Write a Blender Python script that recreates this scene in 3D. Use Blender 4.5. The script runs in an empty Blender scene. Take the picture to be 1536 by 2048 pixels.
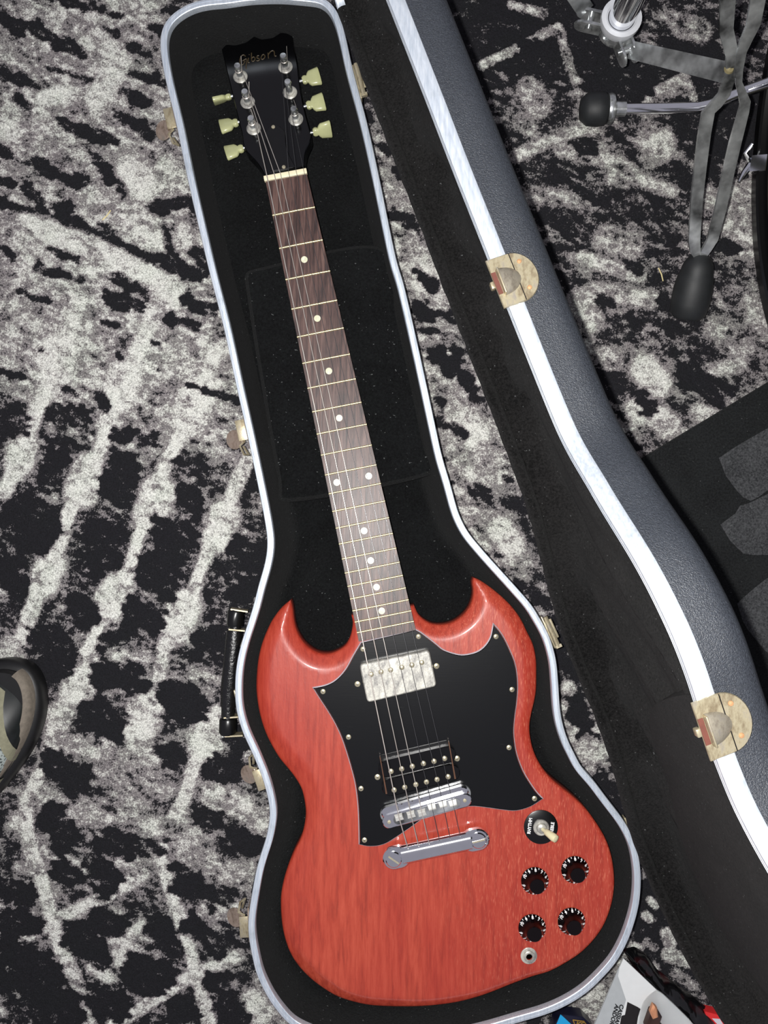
import bpy, bmesh, math, random
import numpy as np
from mathutils import Vector, Matrix, geometry
random.seed(4); rng = np.random.default_rng(11)

# ------------------------------------------------------------------ camera, world, flash, exposure
F = 1735.0; H = 0.935; RIM = 0.085            # focal length in px, camera height, height of the case rim
sc = bpy.context.scene
cam_d = bpy.data.cameras.new('camera'); cam = bpy.data.objects.new('camera', cam_d)
sc.collection.objects.link(cam); sc.camera = cam
cam.location = (0, 0, H); cam.rotation_euler = (0, 0, 0)
cam_d.sensor_fit = 'VERTICAL'; cam_d.sensor_height = 36.0; cam_d.lens = 36.0 * F / 2048
cam_d.clip_start = 0.01
world = bpy.data.worlds.new('dark_room'); sc.world = world; world.use_nodes = True
wb = world.node_tree.nodes['Background']
wb.inputs[0].default_value = (0.88, 0.86, 1.0, 1); wb.inputs[1].default_value = 0.09
ld = bpy.data.lights.new('phone_flash', 'POINT'); ld.energy = 13.0; ld.shadow_soft_size = 0.005
ld.color = (1.0, 0.985, 0.96)
lamp = bpy.data.objects.new('phone_flash', ld); sc.collection.objects.link(lamp)
lamp.location = (-0.021, 0.006, H - 0.002)
vs = sc.view_settings; vs.view_transform = 'Standard'; vs.look = 'None'; vs.gamma = 1.0
vs.use_curve_mapping = False; vs.exposure = 1.8

# ------------------------------------------------------------------ helpers
def P(u, v, z=0.0):
    k = (H - z) / F
    return Vector(((u - 768) * k, -(v - 1024) * k, z))
COL = sc.collection
def origin(o):
    p = Vector((0, 0, 0))
    while o: p = p + o.location; o = o.parent
    return p
def tag(o, label=None, cat=None, group=None, kind=None):
    if label: o['label'] = label
    if cat: o['category'] = cat
    if group: o['group'] = group
    if kind: o['kind'] = kind
    return o
def thing(name, label, cat, loc, group=None):
    o = bpy.data.objects.new(name, None); COL.objects.link(o); o.location = loc
    o.empty_display_size = 0.02
    return tag(o, label, cat, group)
def add(name, vf, mat, parent=None, smooth=35, label=None, kind=None):
    verts, faces = vf[0], vf[1]
    s = origin(parent) if parent else Vector((0, 0, 0))
    me = bpy.data.meshes.new(name)
    me.from_pydata([tuple(Vector(v) - s) for v in verts], [], [tuple(f) for f in faces])
    mats = mat if isinstance(mat, list) else [mat]
    for m in mats: me.materials.append(m)
    if len(vf) > 2: me.polygons.foreach_set('material_index', vf[2])
    me.validate(); me.update()
    if smooth:
        me.shade_smooth(); me.set_sharp_from_angle(angle=math.radians(smooth))
    o = bpy.data.objects.new(name, me); COL.objects.link(o)
    if parent: o.parent = parent
    return tag(o, label, kind=kind)
def join(*parts):
    V, Fc, M = [], [], []
    for p in parts:
        n = len(V); V += [Vector(v) for v in p[0]]; Fc += [tuple(i + n for i in f) for f in p[1]]
        M += list(p[2]) if len(p) > 2 else [0] * len(p[1])
    return V, Fc, M
def mi(vf, i): return vf[0], vf[1], [i] * len(vf[1])
def xf(vf, M): return ([M @ Vector(v) for v in vf[0]],) + tuple(vf[1:])
def frame(o, x, y, z):
    M = Matrix.Identity(4)
    for i, a in enumerate((Vector(x).normalized(), Vector(y).normalized(), Vector(z).normalized())):
        M[0][i], M[1][i], M[2][i] = a
    M[0][3], M[1][3], M[2][3] = o
    return M
def axf(o, z, x=None):
    z = Vector(z).normalized(); x = Vector(x) if x is not None else (Vector((1, 0, 0)) if abs(z.x) < .9 else Vector((0, 1, 0)))
    x = (x - z * x.dot(z)).normalized(); return frame(o, x, z.cross(x), z)
def lathe(prof, n=28, M=None, cap=True):
    V, Fc = [], []
    for r, z in prof:
        for k in range(n):
            a = 2 * math.pi * k / n; V.append(Vector((r * math.cos(a), r * math.sin(a), z)))
    for i in range(len(prof) - 1):
        for k in range(n):
            k2 = (k + 1) % n; Fc.append((i * n + k, i * n + k2, (i + 1) * n + k2, (i + 1) * n + k))
    if cap:
        if prof[0][0] > 1e-5: Fc.append(tuple(range(n - 1, -1, -1)))
        if prof[-1][0] > 1e-5: Fc.append(tuple((len(prof) - 1) * n + k for k in range(n)))
    return xf((V, Fc), M) if M else (V, Fc)
def box(c, sx, sy, sz, M=None, bev=0.0):
    bm = bmesh.new(); bmesh.ops.create_cube(bm, size=1)
    for v in bm.verts: v.co = Vector((v.co.x * sx + c[0], v.co.y * sy + c[1], v.co.z * sz + c[2]))
    if bev: bmesh.ops.bevel(bm, geom=list(bm.edges), offset=bev, segments=2, affect='EDGES', profile=.5)
    bm.verts.ensure_lookup_table(); bm.verts.index_update()
    r = ([v.co.copy() for v in bm.verts], [tuple(v.index for v in f.verts) for f in bm.faces]); bm.free()
    return xf(r, M) if M else r
def tube(path, rad, n=8, cap=True):
    path = [Vector(p) for p in path]; rads = rad if isinstance(rad, (list, tuple)) else [rad] * len(path)
    V, Fc = [], []; up = None
    for i, p in enumerate(path):
        t = (path[min(i + 1, len(path) - 1)] - path[max(i - 1, 0)]).normalized()
        if up is None: up = Vector((0, 0, 1)) if abs(t.z) < .9 else Vector((1, 0, 0))
        up = (up - t * up.dot(t)).normalized(); s = t.cross(up)
        for k in range(n):
            a = 2 * math.pi * k / n; V.append(p + (up * math.cos(a) + s * math.sin(a)) * rads[i])
    for i in range(len(path) - 1):
        for k in range(n):
            k2 = (k + 1) % n; Fc.append((i * n + k, (i + 1) * n + k, (i + 1) * n + k2, i * n + k2))
    if cap: Fc += [tuple(range(n)), tuple((len(path) - 1) * n + k for k in range(n - 1, -1, -1))]
    return V, Fc
def strap(path, across, w, th):
    """flat bar along path; across = width direction per point or one vector"""
    path = [Vector(p) for p in path]; V, Fc = [], []
    for i, p in enumerate(path):
        t = (path[min(i + 1, len(path) - 1)] - path[max(i - 1, 0)]).normalized()
        a = Vector(across[i] if isinstance(across, list) else across); a = (a - t * a.dot(t)).normalized(); nrm = t.cross(a)
        ww = w[i] if isinstance(w, list) else w
        for sx, sz in ((-1, -1), (1, -1), (1, 1), (-1, 1)): V.append(p + a * sx * ww / 2 + nrm * sz * th / 2)
    for i in range(len(path) - 1):
        for k in range(4):
            k2 = (k + 1) % 4; Fc.append((i * 4 + k, i * 4 + k2, (i + 1) * 4 + k2, (i + 1) * 4 + k))
    n = (len(path) - 1) * 4; Fc += [(3, 2, 1, 0), (n, n + 1, n + 2, n + 3)]
    return V, Fc
def catmull(pts, closed, step):
    pts = [np.array(p, float) for p in pts]; n = len(pts); out = []
    for i in range(n if closed else n - 1):
        p1, p2 = pts[i], pts[(i + 1) % n]
        p0 = pts[(i - 1) % n] if closed or i > 0 else 2 * p1 - p2
        p3 = pts[(i + 2) % n] if closed or i + 2 < n else 2 * p2 - p1
        m = max(1, int(round(np.linalg.norm(p2 - p1) / step)))
        for k in range(m):
            t = k / m
            out.append(.5 * (2 * p1 + (p2 - p0) * t + (2 * p0 - 5 * p1 + 4 * p2 - p3) * t * t + (3 * p1 - p0 - 3 * p2 + p3) * t ** 3))
    if not closed: out.append(pts[-1])
    return out
def resample(pts, step, closed=True):
    p = np.array(pts, float)
    if closed: p = np.vstack([p, p[:1]])
    d = np.r_[0, np.cumsum(np.linalg.norm(np.diff(p, axis=0), axis=1))]
    n = max(3, int(round(d[-1] / step))); t = np.linspace(0, d[-1], n + 1)
    if closed: t = t[:-1]
    return np.stack([np.interp(t, d, p[:, k]) for k in range(p.shape[1])], 1)
def segs_spline(segments, step):
    """closed outline out of open smooth segments joined at sharp corners"""
    out = []
    for s in segments: out += list(resample(catmull(s, False, step), step, False))[:-1]
    return np.array(out)
def sm(p, it):
    p = np.array(p, float)
    for _ in range(it): p = .5 * p + .25 * (np.roll(p, 1, 0) + np.roll(p, -1, 0))
    return p
def area2(p): return float(np.sum(p[:, 0] * np.roll(p[:, 1], -1) - np.roll(p[:, 0], -1) * p[:, 1]))
def ccw(p): return p if area2(p) > 0 else p[::-1].copy()
def normals(p):                       # outward for ccw outlines
    t = np.roll(p, -1, 0) - np.roll(p, 1, 0); t /= np.linalg.norm(t, axis=1)[:, None]
    return np.stack([t[:, 1], -t[:, 0]], 1)
def px2(pts, z): return np.array([P(u, v, z)[:2] for u, v in pts])
def rings(out, prof, close_last=True, flip=False):
    """sweep (outward offset, z) rings along a ccw outline"""
    N = normals(out); n = len(out); V, Fc = [], []
    for off, z in prof:
        q = out + N * off
        V += [Vector((a[0], a[1], z)) for a in q]
    for i in range(len(prof) - 1):
        for k in range(n):
            k2 = (k + 1) % n; Fc.append((i * n + k, i * n + k2, (i + 1) * n + k2, (i + 1) * n + k))
    if close_last: Fc.append(tuple((len(prof) - 1) * n + k for k in range(n)))
    if flip: Fc = [f[::-1] for f in Fc]
    return V, Fc
def dist_to(pts, out):
    a = out; b = np.roll(out, -1, 0); D = np.full(len(pts), 9.); I = np.zeros(len(pts), int)
    for i in range(len(a)):
        ab = b[i] - a[i]; t = np.clip(((pts - a[i]) @ ab) / max(ab @ ab, 1e-12), 0, 1)
        d = np.hypot(*(pts - a[i] - t[:, None] * ab).T); m = d < D; D[m] = d[m]; I[m] = i
    return D, I
def inside(pts, out):
    c = np.zeros(len(pts), bool); a = out; b = np.roll(out, -1, 0)
    for i in range(len(a)):
        yy = (a[i, 1] > pts[:, 1]) != (b[i, 1] > pts[:, 1])
        xx = pts[:, 0] < (b[i, 0] - a[i, 0]) * (pts[:, 1] - a[i, 1]) / (b[i, 1] - a[i, 1] + 1e-15) + a[i, 0]
        c ^= yy & xx
    return c
def sheet(out, zfun, grid, offs=()):
    """triangulated surface inside an outline; the outline vertices come first"""
    lo, hi = out.min(0), out.max(0); N = normals(out)
    gx, gy = np.meshgrid(np.arange(lo[0], hi[0], grid), np.arange(lo[1], hi[1], grid)); g = np.stack([gx.ravel(), gy.ravel()], 1)
    g += rng.normal(size=g.shape) * grid * .08
    g = g[inside(g, out)]; d, _ = dist_to(g, out); g = g[d > (max(offs) if offs else 0) + grid * .55]
    extra = [g]
    for o in offs:
        q = out - N * o; q = q[inside(q, out)]; d, _ = dist_to(q, out); extra.append(q[d > o * .93])
    pts = np.vstack([out] + extra); n = len(out)
    r = geometry.delaunay_2d_cdt([Vector(p) for p in pts], [(i, (i + 1) % n) for i in range(n)], [], 1, 1e-7)
    vs2 = np.array([[v.x, v.y] for v in r[0]]); D, I = dist_to(vs2, out); z = zfun(vs2, D, I)
    V = [Vector((a[0], a[1], float(b))) for a, b in zip(vs2, z)]; Fc = []
    for f in r[2]:
        p = vs2[list(f)]; s = (p[1, 0] - p[0, 0]) * (p[2, 1] - p[0, 1]) - (p[1, 1] - p[0, 1]) * (p[2, 0] - p[0, 0])
        Fc.append(tuple(f) if s > 0 else tuple(reversed(f)))
    return V, Fc
def slab(out, z0, z1, bev=0.0):
    """flat plate with an outline, bottom z0, top z1"""
    out = ccw(np.array(out, float)); n = len(out)
    prof = [(0, z0), (0, z1 - bev)] + ([(-bev, z1)] if bev else [])
    V, Fc = rings(out, prof); Fc.append(tuple(range(n - 1, -1, -1)))
    return V, Fc
def circ(c, r, n=24): return np.array([[c[0] + r * math.cos(2 * math.pi * k / n), c[1] + r * math.sin(2 * math.pi * k / n)] for k in range(n)])
def stadium(a, b, r, n=10):
    a = np.array(a[:2], float); b = np.array(b[:2], float); d = (b - a) / np.linalg.norm(b - a); an = math.atan2(d[1], d[0]); o = []
    for k in range(n + 1): t = an - math.pi / 2 + math.pi * k / n; o.append(b + r * np.array([math.cos(t), math.sin(t)]))
    for k in range(n + 1): t = an + math.pi / 2 + math.pi * k / n; o.append(a + r * np.array([math.cos(t), math.sin(t)]))
    return np.array(o)
def text_vf(s, size, M, shear=0.0, ext=0.0002, bold=0.0):
    cu = bpy.data.curves.new('txt', 'FONT'); cu.body = s; cu.size = size; cu.align_x = 'CENTER'; cu.align_y = 'CENTER'
    cu.shear = shear; cu.extrude = ext; cu.offset = bold; cu.resolution_u = 3
    ob = bpy.data.objects.new('txt', cu); COL.objects.link(ob)
    dg = bpy.context.evaluated_depsgraph_get(); me = ob.evaluated_get(dg).to_mesh()
    r = ([M @ v.co for v in me.vertices], [tuple(p.vertices) for p in me.polygons])
    ob.evaluated_get(dg).to_mesh_clear(); bpy.data.objects.remove(ob); bpy.data.curves.remove(cu)
    return r
def vnoise(x, y, cell, seed):
    r = np.random.default_rng(seed).random((256, 256)); xi = x / cell; yi = y / cell
    i = np.floor(xi).astype(int); j = np.floor(yi).astype(int); fx = xi - i; fy = yi - j
    fx = fx * fx * (3 - 2 * fx); fy = fy * fy * (3 - 2 * fy); i %= 256; j %= 256; i1 = (i + 1) % 256; j1 = (j + 1) % 256
    return (r[i, j] * (1 - fx) + r[i1, j] * fx) * (1 - fy) + (r[i, j1] * (1 - fx) + r[i1, j1] * fx) * fy

# ------------------------------------------------------------------ materials
def srgb(r, g, b):
    f = lambda c: (c / 255 / 12.92) if c / 255 <= .04045 else ((c / 255 + .055) / 1.055) ** 2.4
    return (f(r), f(g), f(b), 1)
class NT:
    def __init__(s, name):
        s.m = bpy.data.materials.new(name); s.m.use_nodes = True; s.t = s.m.node_tree
        s.b = s.t.nodes['Principled BSDF']
    def n(s, typ, **kw):
        o = s.t.nodes.new(typ)
        for k, v in kw.items():
            if hasattr(o, k): setattr(o, k, v)
            else: o.inputs[k.replace('_', ' ')].default_value = v
        return o
    def l(s, a, b): s.t.links.new(a, b)
    def coords(s, rot=0, scale=(1, 1, 1)):
        c = s.n('ShaderNodeTexCoord'); m = s.n('ShaderNodeMapping'); m.inputs['Rotation'].default_value = (0, 0, rot); m.inputs['Scale'].default_value = scale
        s.l(c.outputs['Object'], m.inputs[0]); return m.outputs[0]
    def noise(s, vec, scale, detail=4, rough=.55, dist=0):
        o = s.n('ShaderNodeTexNoise'); o.inputs['Scale'].default_value = scale; o.inputs['Detail'].default_value = detail
        o.inputs['Roughness'].default_value = rough; o.inputs['Distortion'].default_value = dist; s.l(vec, o.inputs['Vector']); return o.outputs[0]
    def ramp(s, fac, stops):
        o = s.n('ShaderNodeValToRGB'); e = o.color_ramp.elements
        while len(e) < len(stops): e.new(.5)
        for i, (p, c) in enumerate(stops): e[i].position = p; e[i].color = c if len(c) == 4 else (*c, 1)
        s.l(fac, o.inputs[0]); return o.outputs[0]
    def bump(s, h, strength, dist=.001):
        o = s.n('ShaderNodeBump'); o.inputs['Strength'].default_value = strength; o.inputs['Distance'].default_value = dist
        s.l(h, o.inputs['Height']); s.l(o.outputs[0], s.b.inputs['Normal'])
    def mix(s, fac, a, b, typ='MIX'):
        o = s.n('ShaderNodeMix', data_type='RGBA', blend_type=typ)
        for k, v in ((0, fac), (6, a), (7, b)):
            if hasattr(v, 'node'): s.l(v, o.inputs[k])
            else: o.inputs[k].default_value = v
        return o.outputs[2]
    def math(s, op, a, b=0.0):
        o = s.n('ShaderNodeMath', operation=op)
        for k, v in ((0, a), (1, b)):
            if hasattr(v, 'node'): s.l(v, o.inputs[k])
            else: o.inputs[k].default_value = v
        return o.outputs[0]
    def set(s, **kw):
        for k, v in kw.items(): s.b.inputs[k.replace('_', ' ')].default_value = v
        return s
def plain(name, col, rough=.5, metal=0.0, nscale=120, namt=.15, bump=0.0, spec=.5, coat=0.0):
    m = NT(name); v = m.coords(); nz = m.noise(v, nscale)
    a = tuple(c * (1 - namt) for c in col[:3]) + (1,); b = tuple(min(1, c * (1 + namt)) for c in col[:3]) + (1,)
    m.l(m.ramp(nz, [(.3, a), (.7, b)]), m.b.inputs['Base Color'])
    m.set(Roughness=rough, Metallic=metal, Specular_IOR_Level=spec, Coat_Weight=coat, Coat_Roughness=.08)
    if bump: m.bump(nz, bump)
    return m.m

ANG = math.radians(12.5)              # neck axis against image vertical
def m_carpet():
    m = NT('carpet_print'); at = m.n('ShaderNodeAttribute', attribute_name='tone'); v = m.coords()
    n1 = m.noise(v, 230, 6, .7); n2 = m.noise(v, 620, 3, .65); n3 = m.noise(v, 26, 2)
    t = m.math('ADD', at.outputs['Fac'], m.math('MULTIPLY', m.math('SUBTRACT', n1, .5), .82))
    t = m.math('ADD', t, m.math('MULTIPLY', m.math('SUBTRACT', n2, .5), .55))
    c = m.ramp(t, [(.40, srgb(27, 27, 31)), (.45, srgb(62, 60, 62)), (.505, srgb(120, 116, 117)), (.66, srgb(138, 134, 133)), (.74, srgb(182, 182, 177)), (.92, srgb(216, 217, 210))])
    c = m.mix(m.math('MULTIPLY', n3, .35), c, m.ramp(n3, [(.35, (.62, .5, .56)), (.65, (.5, .56, .48))]), 'OVERLAY')
    fib = m.ramp(n2, [(.3, (.55, .55, .55)), (.5, (.97, .97, .97)), (.72, (1.4, 1.4, 1.4))])
    m.l(m.mix(1.0, c, fib, 'MULTIPLY'), m.b.inputs['Base Color'])
    m.set(Roughness=.95, Specular_IOR_Level=.25); m.bump(n2, .8, .003); return m.m
def m_plush(name, lo=(1, 1, 2), hi=(19, 21, 22)):
    m = NT(name); v = m.coords(); a = m.noise(v, 480, 4, .75); b = m.noise(v, 26, 4, .6)
    c = m.ramp(m.math('ADD', m.math('MULTIPLY', a, .9), m.math('MULTIPLY', b, .3)), [(.46, srgb(*lo)), (.80, srgb(*hi))])
    sp = m.ramp(m.noise(v, 520, 0), [(.82, (0, 0, 0)), (.84, (.7, .7, .7))]); c = m.mix(sp, c, srgb(96, 98, 98))
    m.l(c, m.b.inputs['Base Color']); m.set(Roughness=1, Specular_IOR_Level=.1, Sheen_Weight=.05, Sheen_Roughness=.6)
    m.bump(a, .8, .002); return m.m
def m_wood():
    m = NT('cherry_mahogany'); v = m.coords(-ANG, (1, .09, 1)); v2 = m.coords(-ANG, (1, .14, 1)); vf = m.coords(-ANG)
    g = m.noise(v, 260, 6, .62, .3); fl = m.noise(m.coords(-ANG, (1, .10, 1)), 1250, 2, .5); big = m.noise(m.coords(-ANG, (1, .35, 1)), 14, 3, .5, .8)
    c = m.ramp(g, [(.3, (.25, .028, .015)), (.5, (.375, .047, .024)), (.7, (.45, .070, .038))])
    c = m.mix(m.ramp(big, [(.35, (0, 0, 0)), (.7, (.45, .45, .45))]), c, (.29, .014, .011, 1))
    sep = m.n('ShaderNodeSeparateXYZ'); m.l(vf, sep.inputs[0])
    side = m.ramp(m.math('ADD', m.math('MULTIPLY', sep.outputs[0], 4.0), .36), [(.3, (.10, .10, .10)), (.75, (1, 1, 1))])
    fle = m.math('MULTIPLY', m.ramp(fl, [(.56, (0, 0, 0)), (.70, (.6, .6, .6))]), side)
    c = m.mix(fle, c, (.60, .17, .10, 1))
    m.l(c, m.b.inputs['Base Color']); m.set(Roughness=.42, Specular_IOR_Level=.45, Coat_Weight=.22, Coat_Roughness=.10)
    m.bump(m.noise(m.coords(-ANG, (1, .25, 1)), 900, 3), .16, .0006); return m.m
def m_rosewood():
    m = NT('rosewood'); v = m.coords(-ANG, (1, .05, 1)); g = m.noise(v, 420, 5, .6, .2); w = m.noise(m.coords(-ANG, (1, .22, 1)), 170, 2, .5)
    c = m.ramp(g, [(.33, srgb(38, 26, 25)), (.5, srgb(74, 53, 49)), (.68, srgb(104, 80, 73))])
    c = m.mix(m.ramp(w, [(.58, (0, 0, 0)), (.7, (.6, .6, .6))]), c, srgb(30, 24, 26))
    m.l(c, m.b.inputs['Base Color']); m.set(Roughness=.42, Specular_IOR_Level=.42); m.bump(g, .35, .0006); return m.m
def m_guard():
    m = NT('black_pickguard'); v = m.coords(ANG * .6, (.05, 1, 1)); s = m.noise(v, 900, 2, .5); k = m.noise(m.coords(), 40, 3)
    sc_ = m.math('MULTIPLY', m.ramp(s, [(.68, (0, 0, 0)), (.74, (1, 1, 1))]), m.ramp(k, [(.5, (0, 0, 0)), (.7, (.5, .5, .5))]))
    m.l(m.mix(m.math('MULTIPLY', sc_, .06), srgb(7, 8, 10), (.5, .55, .6, 1)), m.b.inputs['Base Color'])
    r = m.math('ADD', m.math('MULTIPLY', sc_, .15), .24); m.l(r, m.b.inputs['Roughness']); m.set(Specular_IOR_Level=.4)
    m.bump(s, .05, .0003); return m.m
def m_alu():
    m = NT('brushed_aluminium'); v = m.coords(-ANG, (1, .03, 1)); n = m.noise(v, 600, 3); d = m.noise(m.coords(), 60, 4)
    c = m.mix(m.ramp(d, [(.55, (0, 0, 0)), (.75, (.35, .35, .35))]), m.ramp(n, [(.3, srgb(186, 196, 208)), (.7, srgb(218, 224, 232))]), srgb(150, 160, 165))
    m.l(c, m.b.inputs['Base Color']); m.set(Roughness=.44, Metallic=.55, Specular_IOR_Level=.6); m.bump(n, .12, .0004); return m.m
def m_tolex():
    m = NT('textured_grey_shell'); v = m.coords(); n = m.noise(v, 800, 3, .6); w = m.noise(v, 1500, 1)
    c = m.ramp(n, [(.35, srgb(38, 41, 47)), (.7, srgb(56, 60, 67))])
    m.l(c, m.b.inputs['Base Color']); m.set(Roughness=.42, Specular_IOR_Level=.5); m.bump(m.math('ADD', n, w), .5, .0012); return m.m
def m_aged(name, a, b, c_, rough=.38, metal=.85, scale=120):
    m = NT(name); v = m.coords(-ANG, (1, .5, 1)); n = m.noise(v, scale, 6, .7); f = m.noise(v, 900, 2)
    col = m.ramp(n, [(.35, a), (.52, b), (.66, c_)])
    m.l(col, m.b.inputs['Base Color']); m.set(Roughness=rough, Metallic=metal); m.bump(f, .15, .0005); return m.m
def m_clear(name):
    m = NT(name); m.set(Base_Color=(.96, .97, .97, 1), Roughness=.06, Transmission_Weight=1.0, IOR=1.12); return m.m

M = dict(
    catch=m_aged('dull_catch_hood', srgb(120, 112, 100), srgb(150, 143, 128), srgb(138, 132, 124), .42, .5, 200), slot=plain('dark_slot', srgb(92, 50, 40), .6),
    carpet=m_carpet(), plush=m_plush('black_plush'), plush2=m_plush('black_plush_worn', (1, 1, 1), (34, 33, 33)),
    wood=m_wood(), rose=m_rosewood(), guard=m_guard(), alu=m_alu(), tolex=m_tolex(),
    white=plain('white_ply', srgb(196, 192, 200), .4, namt=.05), cream=plain('aged_cream_plastic', srgb(214, 206, 168), .35, namt=.06),
    pearl=plain('tuner_button_plastic', srgb(170, 172, 128), .28, namt=.10, nscale=60, coat=.3), nutm=plain('bone', srgb(222, 212, 180), .4, namt=.05),
    inlay=m_aged('pearl_inlay', srgb(205, 205, 170), srgb(196, 196, 170), srgb(225, 222, 205), .3, 0, 300),
    fret=plain('fret_nickel', srgb(200, 186, 140), .34, .8, namt=.08), black=plain('black_gloss_lacquer', srgb(5, 5, 6), .16, namt=.1, spec=.5),
    satin=plain('black_satin_plastic', srgb(8, 8, 9), .3, namt=.1), rubber=plain('black_rubber', srgb(24, 26, 28), .6, namt=.2, bump=.1),
    chrome=plain('chrome', (.86, .87, .9, 1), .09, 1, namt=.03), chrome2=plain('reflection_mottled_chrome', (.46, .475, .48, 1), .22, .8, namt=.8, nscale=45),  # chrome2: mottled reflections are put into its base colour
    nickel=m_aged('worn_nickel', srgb(120, 118, 116), srgb(176, 174, 166), srgb(205, 203, 192), .36, .4),
    screw=plain('screw_steel', srgb(205, 196, 168), .35, .75, namt=.15, nscale=900), string_w=plain('wound_string', srgb(222, 214, 205), .35, .8, namt=.05),
    string_p=plain('plain_string', srgb(130, 130, 132), .3, .9, namt=.05), knob=plain('knob_black', srgb(8, 3, 4), .14, namt=.1, spec=.3),
    print_w=plain('white_print', srgb(225, 225, 225), .5, namt=.03), gold=plain('gold_print', srgb(64, 53, 34), .5, namt=.15, nscale=600),
    brass=m_aged('worn_brass_latch', srgb(140, 126, 102), srgb(180, 170, 142), srgb(160, 152, 140), .42, .6, 160),
    latch=m_aged('dull_latch_metal', srgb(128, 112, 98), srgb(168, 150, 136), srgb(150, 140, 128), .42, .65, 200), rust=plain('rusty_rivet', srgb(186, 142, 102), .5, .35, namt=.2),
    leather=plain('handle_vinyl', srgb(14, 14, 15), .25, namt=.3, nscale=420, bump=.6, spec=.6), bumper=plain('black_bumper', srgb(8, 8, 9), .5, namt=.2),
    mat=m_plush('drum_mat_black', (11, 12, 13), (38, 40, 41)), mat2=m_plush('drum_mat_lit', (36, 37, 39), (86, 87, 89)),
)

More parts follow.
